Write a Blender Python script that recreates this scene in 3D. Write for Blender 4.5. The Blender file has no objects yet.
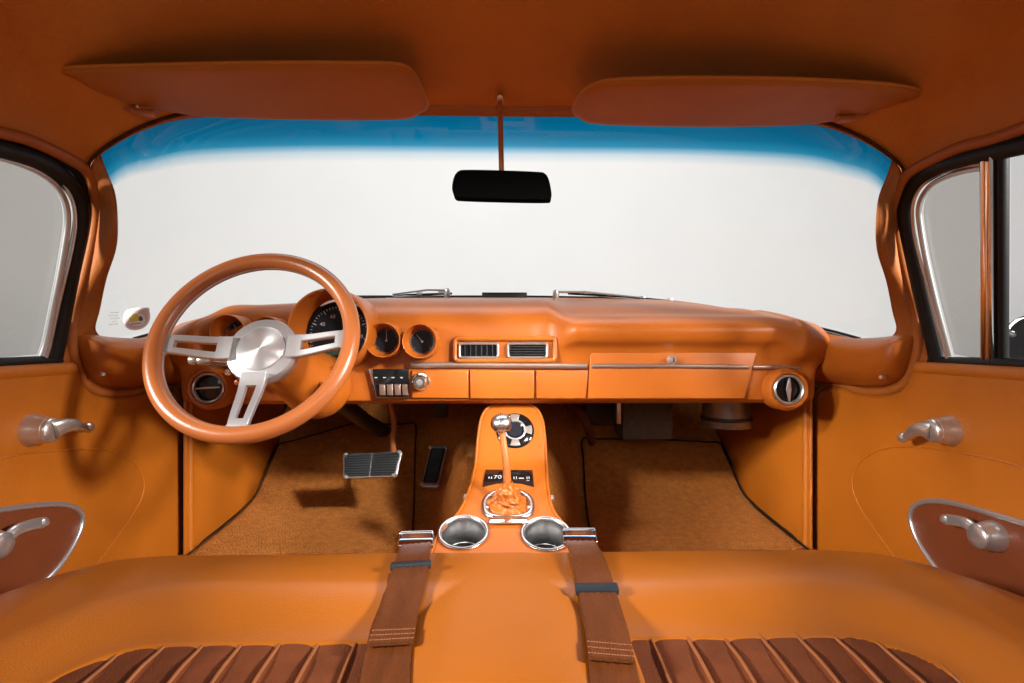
import bpy, bmesh, math, random
from math import sin, cos, pi, radians, sqrt, exp, atan2
from mathutils import Vector as V, Matrix, noise
random.seed(4)
S = bpy.context.scene
COL = S.collection

# ------------------------------------------------------------------ camera (car coordinates: x right, y forward, z up, metres)
F = 540.0
PSI = radians(1.265)
CX = -0.0044
RV = V((cos(PSI), -sin(PSI), 0)); FV = V((sin(PSI), cos(PSI), 0)); CO = V((CX, 0, 0))
cam = bpy.data.cameras.new('camera'); camo = bpy.data.objects.new('camera', cam); COL.objects.link(camo)
cam.sensor_width = 36; cam.lens = F / 1024 * 36; cam.clip_start = .02; cam.clip_end = 100
camo.location = CO; camo.rotation_euler = (pi / 2, 0, -PSI)
S.camera = camo

def ray(px, py): return RV * ((px - 512) / F) + FV + V((0, 0, (341.5 - py) / F))
def at(px, py, y=None, x=None, z=None):
    d = ray(px, py)
    if y is not None: t = y / d.y
    elif x is not None: t = (x - CX) / d.x
    else: t = z / d.z
    return CO + d * t
def onplane(px, py, p0, n):
    d = ray(px, py); return CO + d * ((V(p0) - CO).dot(V(n)) / d.dot(V(n)))
def onfield(px, py, fn, y0=.3, y1=2.2):
    d = ray(px, py); prev = None
    for i in range(2000):
        y = y0 + (y1 - y0) * i / 1999
        p = CO + d * (y / d.y)
        if p.z <= fn(p.x, p.y): return p
    return p

# ------------------------------------------------------------------ curve helpers
def cr(pts, n=8, closed=False):
    P = [V(p) for p in pts]; out = []; N = len(P)
    for i in range(N if closed else N - 1):
        if closed: a, b, c, d = P[i - 1], P[i], P[(i + 1) % N], P[(i + 2) % N]
        else: a, b, c, d = P[max(i - 1, 0)], P[i], P[i + 1], P[min(i + 2, N - 1)]
        for k in range(n):
            t = k / n
            out.append(.5 * ((2 * b) + (c - a) * t + (2 * a - 5 * b + 4 * c - d) * t * t + (3 * b - a - 3 * c + d) * t ** 3))
    if not closed: out.append(P[-1].copy())
    return out
def resample(pts, n, closed=False):
    P = [V(p) for p in pts]
    if closed: P = P + [P[0]]
    L = [0]
    for a, b in zip(P, P[1:]): L.append(L[-1] + (b - a).length)
    out = []; j = 0
    for i in range(n):
        s = L[-1] * i / (n if closed else n - 1)
        while j < len(L) - 2 and L[j + 1] < s: j += 1
        d = L[j + 1] - L[j]
        out.append(P[j].lerp(P[j + 1], (s - L[j]) / d if d > 1e-12 else 0))
    return out
def lerp(a, b, t): return a + (b - a) * t
def sstep(a, b, x):
    t = max(0, min(1, (x - a) / (b - a))); return t * t * (3 - 2 * t)
def interp(tab, x):
    if x <= tab[0][0]: return tab[0][1]
    for (a, u), (b, v) in zip(tab, tab[1:]):
        if x <= b: return u + (v - u) * (x - a) / (b - a)
    return tab[-1][1]
def sinterp(tab, x):     # smooth table (catmull)
    n = len(tab)
    if x <= tab[0][0]: return tab[0][1]
    if x >= tab[-1][0]: return tab[-1][1]
    for i in range(n - 1):
        if x <= tab[i + 1][0]: break
    x0, y0 = tab[i]; x1, y1 = tab[i + 1]; h = x1 - x0; t = (x - x0) / h
    def sl(k):
        a = tab[max(k - 1, 0)]; b = tab[min(k + 1, n - 1)]
        return (b[1] - a[1]) / (b[0] - a[0])
    m0, m1 = sl(i) * h, sl(i + 1) * h
    return (2*t**3-3*t*t+1)*y0 + (t**3-2*t*t+t)*m0 + (-2*t**3+3*t*t)*y1 + (t**3-t*t)*m1

# ------------------------------------------------------------------ mesh builder
class MB:
    def __init__(self): self.v = []; self.f = []; self.uv = {}
    def grid(self, rows, cu=False, cv=False, cap=False):
        o = len(self.v); n = len(rows[0]); m = len(rows)
        for r in rows: self.v += [V(p) for p in r]
        for i in range(m if cv else m - 1):
            for j in range(n if cu else n - 1):
                a = o + i * n + j; b = o + i * n + (j + 1) % n
                c = o + ((i + 1) % m) * n + (j + 1) % n; d = o + ((i + 1) % m) * n + j
                self.f.append((a, b, c, d))
        if cap:
            self.f.append(tuple(o + j for j in range(n))[::-1]); self.f.append(tuple(o + (m - 1) * n + j for j in range(n)))
        return self
    def tube(self, path, r, n=12, closed=False, cap=True, flat=None):
        """flat=(w,h,upvector): elliptical section"""
        P = [V(p) for p in path]; rows = []; N = len(P); prev = None
        for i, p in enumerate(P):
            t = ((P[(i + 1) % N] - P[i - 1]) if closed else (P[min(i + 1, N - 1)] - P[max(i - 1, 0)])).normalized()
            if flat: u = V(flat[2])
            elif prev is None: u = V((0, 0, 1)) if abs(t.z) < .9 else V((1, 0, 0))
            else: u = prev
            u = (u - t * u.dot(t)).normalized(); w = t.cross(u); prev = u
            rr = r(i / (N - 1)) if callable(r) else r
            a, b = (flat[0], flat[1]) if flat else (rr, rr)
            rows.append([p + w * (a * cos(2*pi*k/n)) + u * (b * sin(2*pi*k/n)) for k in range(n)])
        return self.grid(rows, cu=True, cv=closed, cap=cap and not closed)
    def lathe(self, prof, o, ax, n=40, cap=True, closed=False):
        ax = V(ax).normalized(); o = V(o)
        u = V((0, 0, 1)) if abs(ax.z) < .9 else V((1, 0, 0))
        u = (u - ax * u.dot(ax)).normalized(); w = ax.cross(u)
        rows = [[o + ax * h + (u * cos(2*pi*k/n) + w * sin(2*pi*k/n)) * max(r, 1e-5) for k in range(n)] for r, h in prof]
        return self.grid(rows, cu=True, cap=cap and not closed, cv=closed)
    def plate(self, outline, nrm, th, bevel=.002, seg=3, hollow=None):
        """outline (3D points, planar) pushed back by th against nrm; front edge rounded"""
        bm = bmesh.new(); nrm = V(nrm).normalized()
        vs = [bm.verts.new(V(p)) for p in outline]
        f = bm.faces.new(vs); f.normal_update()
        if f.normal.dot(nrm) < 0: f.normal_flip()
        back = bmesh.ops.extrude_face_region(bm, geom=[f])
        bv = [g for g in back['geom'] if isinstance(g, bmesh.types.BMVert)]
        bf = [g for g in back['geom'] if isinstance(g, bmesh.types.BMFace)]
        bmesh.ops.translate(bm, verts=bv, vec=nrm * th)
        top = bf[0]
        if bevel > 0: bmesh.ops.bevel(bm, geom=list(top.edges), offset=bevel, segments=seg, affect='EDGES', profile=.5)
        bmesh.ops.recalc_face_normals(bm, faces=bm.faces[:])
        self.bm(bm); bm.free(); return self
    def bm(self, bm):
        bm.verts.index_update(); o = len(self.v)
        self.v += [v.co.copy() for v in bm.verts]; self.f += [tuple(o + v.index for v in f.verts) for f in bm.faces]
    def box(self, lo, hi, bevel=.002, seg=2, M=None):
        bm = bmesh.new(); bmesh.ops.create_cube(bm, size=1)
        lo, hi = V(lo), V(hi)
        for v in bm.verts: v.co = V([(lo[i] + hi[i]) / 2 + v.co[i] * (hi[i] - lo[i]) for i in range(3)])
        if bevel: bmesh.ops.bevel(bm, geom=bm.edges[:], offset=bevel, segments=seg, affect='EDGES', profile=.5)
        if M is not None: bmesh.ops.transform(bm, matrix=M, verts=bm.verts)
        self.bm(bm); bm.free(); return self
    def ring(self, outline, nrm, w, h, n=8):   # moulding round a closed outline
        return self.tube(outline, 0, n=n, closed=True, flat=(w, h, nrm))
    def text(self, s, size, M, ext=.0002):
        c = bpy.data.curves.new('lettering', 'FONT'); c.body = s; c.size = size; c.align_x = 'CENTER'; c.align_y = 'CENTER'; c.extrude = ext
        o = bpy.data.objects.new('lettering', c); COL.objects.link(o)
        bpy.context.view_layer.update()
        me = o.evaluated_get(bpy.context.evaluated_depsgraph_get()).to_mesh()
        k = len(self.v); self.v += [M @ v.co for v in me.vertices]; self.f += [tuple(k + i for i in p.vertices) for p in me.polygons]
        bpy.data.objects.remove(o); bpy.data.curves.remove(c); return self
    def build(self, name, mat, parent=None, ang=40, loc=None):
        me = bpy.data.meshes.new(name)
        me.from_pydata([tuple(p) for p in self.v], [], self.f); me.update()
        bm = bmesh.new(); bm.from_mesh(me)
        bmesh.ops.remove_doubles(bm, verts=bm.verts, dist=1e-6)
        bmesh.ops.recalc_face_normals(bm, faces=bm.faces[:])
        bm.to_mesh(me); bm.free()
        for p in me.polygons: p.use_smooth = True
        me.set_sharp_from_angle(angle=radians(ang))
        me.materials.append(mat)
        o = bpy.data.objects.new(name, me); COL.objects.link(o)
        if parent: attach(o, parent)
        return o
def attach(o, parent):
    o.parent = parent
    if parent.type == 'EMPTY': o.matrix_parent_inverse = Matrix.Translation(-parent.location)
def tag(o, label=None, cat=None, group=None, kind=None):
    if label: o['label'] = label
    if cat: o['category'] = cat
    if group: o['group'] = group
    if kind: o['kind'] = kind
    return o
def thing(name, loc, label, cat, group=None):
    e = bpy.data.objects.new(name, None); COL.objects.link(e); e.location = V(loc); e.empty_display_size = .05
    return tag(e, label, cat, group)

# ------------------------------------------------------------------ materials
def mat(name, col, rough=.5, metal=0, bump=0, bscale=900, var=0, vscale=8, spec=.5, sheen=0, coat=0, rvar=0, stretch=None, bdist=.001, dark=None):
    m = bpy.data.materials.new(name); m.use_nodes = True; N = m.node_tree.nodes; L = m.node_tree.links
    b = N['Principled BSDF']
    b.inputs['Roughness'].default_value = rough; b.inputs['Metallic'].default_value = metal
    b.inputs['Specular IOR Level'].default_value = spec; b.inputs['Base Color'].default_value = (*col, 1)
    b.inputs['Sheen Weight'].default_value = sheen; b.inputs['Coat Weight'].default_value = coat
    b.inputs['Coat Roughness'].default_value = .2
    if sheen: b.inputs['Sheen Tint'].default_value = (*[min(1, c * 1.6 + .05) for c in col], 1)
    tc = N.new('ShaderNodeTexCoord'); mp = N.new('ShaderNodeMapping'); L.new(tc.outputs['Object'], mp.inputs[0])
    if stretch: mp.inputs['Scale'].default_value = stretch
    if var:
        n = N.new('ShaderNodeTexNoise'); n.inputs['Scale'].default_value = vscale; n.inputs['Detail'].default_value = 6; n.inputs['Roughness'].default_value = .6
        L.new(mp.outputs[0], n.inputs['Vector'])
        r = N.new('ShaderNodeMapRange'); r.inputs['From Min'].default_value = .3; r.inputs['From Max'].default_value = .7
        L.new(n.outputs['Fac'], r.inputs['Value'])
        mx = N.new('ShaderNodeMix'); mx.data_type = 'RGBA'
        dk = dark or [c * (1 - var) for c in col]
        mx.inputs['A'].default_value = (*dk, 1); mx.inputs['B'].default_value = (*[min(1, c * (1 + var * .6)) for c in col], 1)
        L.new(r.outputs[0], mx.inputs['Factor']); L.new(mx.outputs['Result'], b.inputs['Base Color'])
        if rvar:
            r2 = N.new('ShaderNodeMapRange'); r2.inputs['To Min'].default_value = rough - rvar; r2.inputs['To Max'].default_value = rough + rvar
            L.new(n.outputs['Fac'], r2.inputs['Value']); L.new(r2.outputs[0], b.inputs['Roughness'])
    if bump:
        v = N.new('ShaderNodeTexVoronoi'); v.inputs['Scale'].default_value = bscale
        n2 = N.new('ShaderNodeTexNoise'); n2.inputs['Scale'].default_value = bscale * .45; n2.inputs['Detail'].default_value = 4
        L.new(mp.outputs[0], v.inputs['Vector']); L.new(mp.outputs[0], n2.inputs['Vector'])
        ad = N.new('ShaderNodeMath'); ad.operation = 'ADD'; L.new(v.outputs['Distance'], ad.inputs[0]); L.new(n2.outputs['Fac'], ad.inputs[1])
        bp = N.new('ShaderNodeBump'); bp.inputs['Strength'].default_value = bump; bp.inputs['Distance'].default_value = bdist
        L.new(ad.outputs[0], bp.inputs['Height']); L.new(bp.outputs[0], b.inputs['Normal'])
    return m
ORANGE = (.56, .150, .010)
M = dict(
    seat=mat('saddle_leather', (.45, .127, .008), .31, spec=1.0, bump=.18, bscale=560, var=.10, vscale=5, rvar=.05),
    trim=mat('trim_leather', (.42, .117, .008), .42, spec=.4, bump=.38, bscale=800, var=.10, vscale=6, rvar=.05),
    dash=mat('dash_leather', (.37, .094, .010), .32, spec=.34, bump=.22, bscale=900, var=.08, vscale=7, rvar=.05),
    head=mat('headliner_vinyl', (.50, .165, .022), .55, spec=.2, bump=.5, bscale=600, var=.12, vscale=9, rvar=.05),
    pillar=mat('pillar_leather', (.36, .106, .018), .48, spec=.35, bump=.3, bscale=800, var=.08, vscale=8),
    visor=mat('visor_vinyl', (.40, .128, .016), .5, spec=.15, bump=.4, bscale=600, var=.10, vscale=9),
    brown=mat('brown_leather', (.16, .038, .012), .42, bump=.22, bscale=500, var=.12, vscale=10),
    pleat=mat('pleated_brown_cloth', (.18, .048, .015), .58, bump=.5, bscale=900, var=.22, vscale=30, spec=.3),
    rib=mat('pleat_seam', (.33, .11, .035), .5, bump=.3, bscale=900, var=.2, vscale=40),
    carpet=mat('cut_pile_carpet', (.42, .150, .028), .95, bump=1.0, bscale=260, var=.30, vscale=55, sheen=.35, bdist=.004, spec=.1),
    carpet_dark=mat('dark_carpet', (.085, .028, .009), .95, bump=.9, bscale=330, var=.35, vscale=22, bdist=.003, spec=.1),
    steel=mat('brushed_steel', (.62, .61, .61), .28, .8, bump=.05, bscale=400, var=.06, vscale=60),
    alu=mat('satin_aluminium', (.56, .56, .57), .32, .75, bump=.02, bscale=500, var=.04, vscale=40),
    nickel=mat('satin_nickel', (.62, .57, .52), .28, .8, var=.1, vscale=50),
    darkmetal=mat('dull_dark_metal', (.22, .19, .16), .4, .8, var=.25, vscale=40),
    strip=mat('brown_toned_metal', (.36, .25, .20), .38, .8, var=.1, vscale=30),  # brown reflected in the chrome strips is put into their colour
    cup=mat('polished_cup_steel', (.55, .55, .55), .27, 1),
    chrome=mat('chrome', (.80, .79, .78), .08, 1),
    copper=mat('copper_painted_metal', (.48, .16, .05), .30, .35, var=.06, vscale=20),
    black=mat('black_plastic', (.012, .012, .013), .42, bump=.1, bscale=700),
    rubber=mat('black_rubber', (.008, .008, .008), .5, spec=.25, bump=.15, bscale=500),
    gloss=mat('black_gloss', (.006, .006, .007), .12),
    mirror_black=mat('mirror_backing', (.003, .003, .003), .6, spec=0),
    dial=mat('dial_face', (.010, .011, .016), .45, spec=.15),
    mark=mat('dial_marking', (.42, .42, .42), .5),
    red=mat('needle_red', (.6, .05, .02), .4),
    green=mat('green_display', (.03, .07, .05), .2),
    web=mat('belt_webbing', (.135, .036, .007), .42, bump=.6, bscale=700, var=.22, vscale=60, stretch=(1, .15, 1), spec=.4),
    thread=mat('belt_stitching', (.30, .115, .04), .6),
    slider=mat('grey_slider', (.022, .028, .034), .4, bump=.1, bscale=600),
    grey=mat('grey_textured_box', (.07, .065, .055), .7, bump=.5, bscale=260, var=.3, vscale=60),
    white=mat('studio_white', (.80, .80, .795), .9, var=.02, vscale=1.2),
    stick_w=mat('sticker_white', (.85, .83, .84), .5), stick_p=mat('sticker_pink', (.75, .55, .55), .5),
    stick_y=mat('sticker_yellow', (.72, .60, .10), .5), stick_k=mat('sticker_dark', (.12, .13, .14), .5),
    body=mat('dark_body_metal', (.02, .015, .012), .7),
)
M['wheel'] = mat('wheel_leather', (.33, .096, .024), .30, bump=.10, bscale=900, var=.08, vscale=12)

M['spun'] = mat('spun_aluminium', (.76, .76, .77), .34, .85, bump=0)
_b = M['spun'].node_tree.nodes['Principled BSDF']; _b.inputs['Anisotropic'].default_value = .8; _b.inputs['Anisotropic Rotation'].default_value = .25
_t = M['spun'].node_tree.nodes.new('ShaderNodeTangent'); _t.direction_type = 'RADIAL'; _t.axis = 'Z'
M['spun'].node_tree.links.new(_t.outputs[0], _b.inputs['Tangent'])
def glass(name, col, refl=.035, tint=None):
    m = bpy.data.materials.new(name); m.use_nodes = True; N = m.node_tree.nodes; L = m.node_tree.links; N.clear()
    out = N.new('ShaderNodeOutputMaterial'); t = N.new('ShaderNodeBsdfTransparent'); g = N.new('ShaderNodeBsdfGlossy')
    g.inputs['Roughness'].default_value = .01; mx = N.new('ShaderNodeMixShader')
    lw = N.new('ShaderNodeLayerWeight'); pw = N.new('ShaderNodeMath'); pw.operation = 'POWER'; pw.inputs[1].default_value = 5
    mr = N.new('ShaderNodeMath'); mr.operation = 'MULTIPLY_ADD'; mr.inputs[1].default_value = .5; mr.inputs[2].default_value = refl
    lw.inputs['Blend'].default_value = .5
    L.new(lw.outputs['Facing'], pw.inputs[0]); L.new(pw.outputs[0], mr.inputs[0]); L.new(mr.outputs[0], mx.inputs[0]); L.new(t.outputs[0], mx.inputs[1]); L.new(g.outputs[0], mx.inputs[2]); L.new(mx.outputs[0], out.inputs[0])
    t.inputs['Color'].default_value = (*col, 1)
    if tint:
        at_ = N.new('ShaderNodeAttribute'); at_.attribute_name = 'band'
        cr_ = N.new('ShaderNodeValToRGB'); e = cr_.color_ramp.elements
        e[0].position = 0; e[0].color = (0.0, .10, .22, 1)
        e[1].position = 1; e[1].color = (*col, 1)
        for pos, c in ((.48, (0.0, .18, .36)), (.70, (.02, .30, .51)), (.84, (.36, .62, .78))):
            k = e.new(pos); k.color = (*c, 1)
        L.new(at_.outputs['Fac'], cr_.inputs[0]); L.new(cr_.outputs[0], t.inputs['Color'])
    return m
M['windshield'] = glass('tinted_top_glass', (.97, .97, .965), tint=True)
M['sideglass'] = glass('grey_side_glass', (.57, .55, .525))
M['clearglass'] = glass('clear_side_glass', (.88, .87, .88))

# ------------------------------------------------------------------ studio
def studio():
    b = MB(); prof = []
    # floor sweeping up into the wall, wrapped on three sides
    R = 7.0
    def section(ang):
        d = V((sin(ang), cos(ang), 0)); c = V((0, .6, 0)); rows = []
        for r, z in [(0.01, -1.0), (2.5, -1.0), (4.0, -1.0), (4.6, -.93), (5.0, -.75), (5.25, -.45), (5.35, -.1), (5.4, .6), (5.4, 3.6)]:
            rows.append(c + d * r + V((0, 0, z)))
        return cr(rows, 4)
    rows = [section(radians(a)) for a in range(-180, 181, 6)]
    b.grid(rows)
    o = b.build('backdrop', M['white'], ang=80)
    tag(o, kind='structure')
studio()

# ------------------------------------------------------------------ main curves of the body (right half; mirrored for the left)
W_TOP = [(0, .93, .387), (.25, .927, .386), (.42, .915, .379), (.52, .90, .366), (.575, .886, .347), (.616, .873, .329), (.638, .868, .303)]
W_PIL = [(.638, .868, .303), (.630, .873, .272), (.624, .884, .238), (.638, .91, .196), (.662, .94, .158), (.696, .965, .110), (.726, .99, .056), (.743, 1.003, .022), (.750, 1.035, .004)]
W_BOT = [(.750, 1.035, .004), (.745, 1.10, .012), (.722, 1.20, .036), (.652, 1.35, .070), (.483, 1.45, .111), (.25, 1.49, .122), (0, 1.50, .124)]
def mir(L): return [(-x, y, z) for x, y, z in L][::-1]
RAILX = lambda z: .745 - .30 * z
D_RAIL = [(.663, -.6, .262), (.663, 0, .27), (.664, .4, .272), (.662, .68, .272), (.657, .76, .279), (.655, .83, .276), (.6555, .866, .268)]
D_PIL = [(.6555, .866, .268), (.664, .892, .246), (.684, .925, .205), (.715, .945, .125), (.741, .954, .060), (.750, .957, .012)]
D_LOW = [(.750, .957, .012), (.754, .968, -.030), (.755, .995, -.078), (.755, 1.045, -.098), (.755, 1.12, -.104), (.755, 1.19, -.096), (.755, 1.245, -.105), (.755, 1.272, -.140), (.755, 1.275, -.25), (.755, 1.275, -.52)]

# ------------------------------------------------------------------ car body: mouldings, pads, kick panels, firewall, pan
body = thing('car_body', (0, 1.5, -.6), 'orange leather windshield surround, corner pads, kick panels and dark firewall of the car', 'car body')
def garnish():
    b = MB()
    top = resample(cr(W_TOP, 10), 40); pil = resample(cr(W_PIL, 10), 44)
    otop = []
    for i, p in enumerate(top):
        t = i / 39
        otop.append(V((p.x * (1 + .035 * t), p.y - .018 - .008 * sstep(.45, .85, t), p.z + .010 - .006 * sstep(.45, 1, t))))
    dl = cr(D_PIL, 10); dz = sorted((p.z, i) for i, p in enumerate(dl)); dp = []
    za, zb = pil[0].z, pil[-1].z
    for p in pil:
        z = lerp(D_PIL[0][2], D_PIL[-1][2], max(0, min(1, (za - p.z) / (za - zb))))
        dp.append(V((interp([(k, dl[i].x) for k, i in dz], z), interp([(k, dl[i].y) for k, i in dz], z), z)))
    # blend the outer top edge into the head of the pillar
    for i in range(40):
        w = sstep(.55, 1, i / 39); otop[i] = otop[i].lerp(V(D_PIL[0]) + V((-.006, .0, .004)), w * w)
    for s_ in (1, -1):
        MB().tube([V((s_ * p.x, p.y - .005, p.z - .001)) for p in otop[18:]], .0022, 8).build('crease_shade', M['carpet_dark'], body)  # dark tube stands in for the shade in the headliner crease
    inner = top + pil[1:]; outer = otop + dp[1:]
    rows = []
    for a, c in zip(inner, outer):
        m = a.lerp(c, .5); tow = V((0 - m.x * .8, -.55, -.15)).normalized()
        wd = (c - a).length; bl = min(.010, wd * .28)
        sec = [a * 1.05 + (c - a) * .10, a, a.lerp(c, .12) + tow * bl * .55, a.lerp(c, .35) + tow * bl, a.lerp(c, .7) + tow * bl, a.lerp(c, .92) + tow * bl * .5, c, c - tow * .02]
        rows.append(cr(sec, 3))
    left = [[V((-p.x, p.y, p.z)) for p in r] for r in rows][::-1]
    b.grid(left + rows[1:])
    b.build('windshield_moulding', M['pillar'], body, 60)
garnish()
def band_shift(path, dx): return [V((p[0] + dx, p[1], p[2])) for p in path]
for s in (1, -1):
    path = resample(cr([(s * x, y, z) for x, y, z in (D_RAIL + D_PIL[1:] + D_LOW[1:])], 10), 220)
    MB().tube(path, .0085, 12).build('door_piping', M['pillar'], body)
    # black rubber seal behind the piping
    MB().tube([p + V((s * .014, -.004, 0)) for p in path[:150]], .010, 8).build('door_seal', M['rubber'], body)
    # corner pad between the dash, the windshield and the door
    top = [(.712, 1.30, .028), (.716, 1.22, .024), (.726, 1.12, .008), (.736, 1.04, .008), (.744, .985, .014), (.748, .964, .014)]
    bot = [(.728, 1.30, -.095), (.738, 1.22, -.094), (.747, 1.13, -.094), (.749, 1.05, -.089), (.749, 1.0, -.068), (.748, .975, -.028)]
    rows = []
    for u in range(41):
        t = u / 40
        a = resample(cr([(s * x, y, z) for x, y, z in top], 8), 41)[u]; c = resample(cr([(s * x, y, z) for x, y, z in bot], 8), 41)[u]
        row = []
        for k in range(21):
            q = k / 20; e = (1 - abs(2 * q - 1) ** 3.2) * (sqrt(max(0, 1 - ((t - .82) / .18) ** 2)) if t > .82 else 1)
            p = a.lerp(c, q); row.append(p + V((-s * .040, -.018, .004)) * e)
        rows.append([a + V((s * .02, 0, -.002))] + row + [c + V((s * .02, 0, .004))])
    rows.append([p + V((s * .03, -.004, 0)) for p in rows[-1]])
    MB().plate([(s * .757, y, z) for y, z in ((.935, .04), (.93, -.03), (.985, -.10), (1.3, -.11), (1.3, -.01), (1.1, -.01), (1.0, .0), (.955, .02))], (-s, 0, 0), .003, 0).build('pad_backing', M['pillar'], body)
    pad = MB().grid(rows).build('corner_pad', M['dash'], body, 60)
    sp = at(880, 377, x=.712) if s > 0 else at(104, 374, x=-.712)
    MB().lathe([(0, .003), (.003, .003), (.004, .001), (.004, -.008)], sp + V((-s * .002, -.006, 0)), (-s * .9, -.42, 0), 16).build('trim_screw', M['nickel'], pad)
    # kick panel
    kp = [(1.24, -.105), (1.5, -.08), (1.80, -.08), (1.80, -.285), (1.75, -.32), (1.70, -.352), (1.648, -.392), (1.60, -.434), (1.568, -.452), (1.50, -.464), (1.40, -.472), (1.30, -.480), (1.24, -.52)]
    MB().plate([(s * .722, y, z) for y, z in kp], (-s, 0, 0), .006, .004).build('kick_panel', M['trim'], body)
    edge = cr([(s * .716, y, z - .004) for y, z in kp[3:]], 6)
    MB().tube(edge, .005, 8).build('panel_binding', M['rubber'], body)
    MB().tube(cr([(s * .722, 1.262, z) for z in (-.11, -.2, -.35, -.52)], 6), .010, 12).build('kick_piping', M['trim'], body)
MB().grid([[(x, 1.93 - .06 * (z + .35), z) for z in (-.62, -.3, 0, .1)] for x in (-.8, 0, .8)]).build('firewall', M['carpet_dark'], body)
MB().grid([[(x, y, z) for x in (-.80, 0, .80)] for y, z in ((-.8, -.64), (1.0, -.64), (2.0, -.64))]).build('floor_pan', M['body'], body)
for s in (1, -1):
    MB().grid([[(s * .80, y, z) for z in (-.64, -.3, -.10)] for y in (-.8, .5, 1.3)] + [[(s * .79, y, z) for z in (-.64, -.3, -.06)] for y in (1.5, 2.0)]).build('side_sill', M['body'], body)
# cowl in front of the glass
rows = []
for p in resample(mir(cr(W_BOT[1:], 6)) + cr(W_BOT[1:], 6)[::-1][1:] if False else [V(q) for q in (cr(mir(W_BOT[1:])[::-1][:0] or [(-x, y, z) for x, y, z in W_BOT[1:]], 6) + cr(W_BOT[1:][::-1], 6)[1:])], 60):
    k = V((p.x * 1.0, p.y, p.z)); rows.append([k + V((0, -.004, -.020)), k + V((0, .004, -.012)), k + V((p.x * .06, .05, -.010)), k + V((p.x * .08, .14, -.014)), k + V((p.x * .1, .5, -.04))])
MB().grid(rows).build('cowl_panel', M['black'], body)
MB().tube([r[1] + V((0, .004, .006)) for r in rows], .0028, 8).build('glass_gasket', M['rubber'], body)

# ------------------------------------------------------------------ headliner
def headliner():
    top = resample(cr(W_TOP, 10), 40)
    o = []
    for i, p in enumerate(top):
        t = i / 39; q = V((p.x * (1 + .035 * t), p.y - .014 - .008 * sstep(.45, .85, t), p.z + .009 - .006 * sstep(.45, 1, t)))
        w = sstep(.55, 1, t); o.append(q.lerp(V(D_PIL[0]), w * w))
    zc = lambda y: sinterp([(-.8, .53), (-.4, .55), (0, .55), (.3, .522), (.6, .468), (.8, .418), (.93, .398)], y)
    rail = cr(D_RAIL, 10); ry = [(p.y, p) for p in rail]
    rx = lambda y: interp([(p.y, p.x) for p in rail], y); rz = lambda y: interp([(p.y, p.z) for p in rail], y)
    half = resample(o, 50); rows = []
    NV = 60
    for k in range(NV + 1):
        v = (k / NV) ** 1.7; row = []
        for j, p in enumerate(half):
            u = p.x / half[-1].x
            uu = u
            y = lerp(p.y, -.7, v); d = p.y - y
            y_r = y
            x = lerp(p.x, rx(y_r) * uu, 1 - exp(-d / .1)) if d > 0 else p.x
            arch = rz(y_r) + (zc(y) - rz(y_r)) * max(0, 1 - uu ** 3.4) ** (1 / 3.0)
            w = 1 - exp(-d / .075)
            row.append(V((x, y, lerp(p.z, arch, w))))
        rows.append([V((-p.x, p.y, p.z)) for p in row[::-1]] + row[1:])
    ob = MB().grid(rows).build('headliner', M['head'], None, 80)
    tag(ob, 'rust brown vinyl headliner spanning the roof above the windshield', 'headliner')
headliner()

# ------------------------------------------------------------------ windshield
def windshield():
    a = cr(W_TOP, 10); n = 70
    top = resample([V((-p.x, p.y, p.z)) for p in a[::-1]] + a[1:], n)
    # side + bottom, top corner -> centre, then mirrored
    bot_r = resample(cr(W_BOT, 10), 36)
    bot = [V((-p.x, p.y, p.z)) for p in bot_r] + bot_r[::-1][1:]
    bot = resample(bot, n)
    sr = resample(cr(W_PIL, 10), 31)
    rows = []; band = []
    for k in range(31):
        q = k / 30; row = []
        for j in range(n):
            t = j / (n - 1)
            p = top[j].lerp(bot[j], q)
            e = sr[k] - W_PIL_LERP(q)
            w = abs(2 * t - 1) ** 5
            p = p + V((e.x * (1 if t > .5 else -1), e.y, e.z)) * w
            p = p + V((0, .03 * sin(pi * q) * (1 - w), .0)); p = V((p.x * 1.018, p.y * 1.008 + .002, p.z * 1.012 + (.004 if q == 0 else 0)))
            row.append(p)
            band.append(q * (6.9 - .9 * w))
        rows.append(row)
    ob = MB().grid(rows).build('windshield', M['windshield'], None, 80)
    at_ = ob.data.attributes.new('band', 'FLOAT', 'POINT')
    import itertools
    flat = [p for r in rows for p in r]
    lut = {tuple(round(c, 5) for c in p): i for i, p in enumerate(flat)}
    for i, v in enumerate(ob.data.vertices):
        idx = lut.get(tuple(round(c, 5) for c in v.co))
        if idx is None: idx = min(range(len(flat)), key=lambda m: (flat[m] - v.co).length)
        at_.data[i].value = min(1, band[idx] / 1.0)
    tag(ob, 'wraparound windshield glass with a blue tinted band along its top', 'windshield')
def W_PIL_LERP(q): return V(W_PIL[0]).lerp(V(W_PIL[-1]), q)
windshield()

# ------------------------------------------------------------------ wipers
def wiper(b0, b1, c0, c1, y, label):
    p0, p1 = at(*b0, y=y), at(*b1, y=y)
    t = thing('windshield_wiper', at(*c0, y=y), label, 'wiper', 'wipers at the base of the windshield')
    MB().tube([p0, p0.lerp(p1, .5) + V((0, .004, .004)), p1], .0032, 8).build('wiper_blade', M['rubber'], t)
    q0, q1 = at(*c0, y=y - .012), at(*c1, y=y - .012)
    arm = MB().tube([q0, q0.lerp(q1, .35) + V((0, -.004, .005)), q1], lambda u: .0034 - .0012 * u, 8)
    arm.lathe([(0, .005), (.006, .005), (.008, .001), (.009, -.02)], q0, (0, -.4, 1), 16)
    arm.build('wiper_arm', M['steel'], t)
    for u in (.12, .36, .64, .88):
        p = p0.lerp(p1, u) + V((0, 0, .005)); MB().box(p - V((.008, .003, .003)), p + V((.008, .003, .004)), .001).build('wiper_bracket', M['steel'], t)
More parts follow.
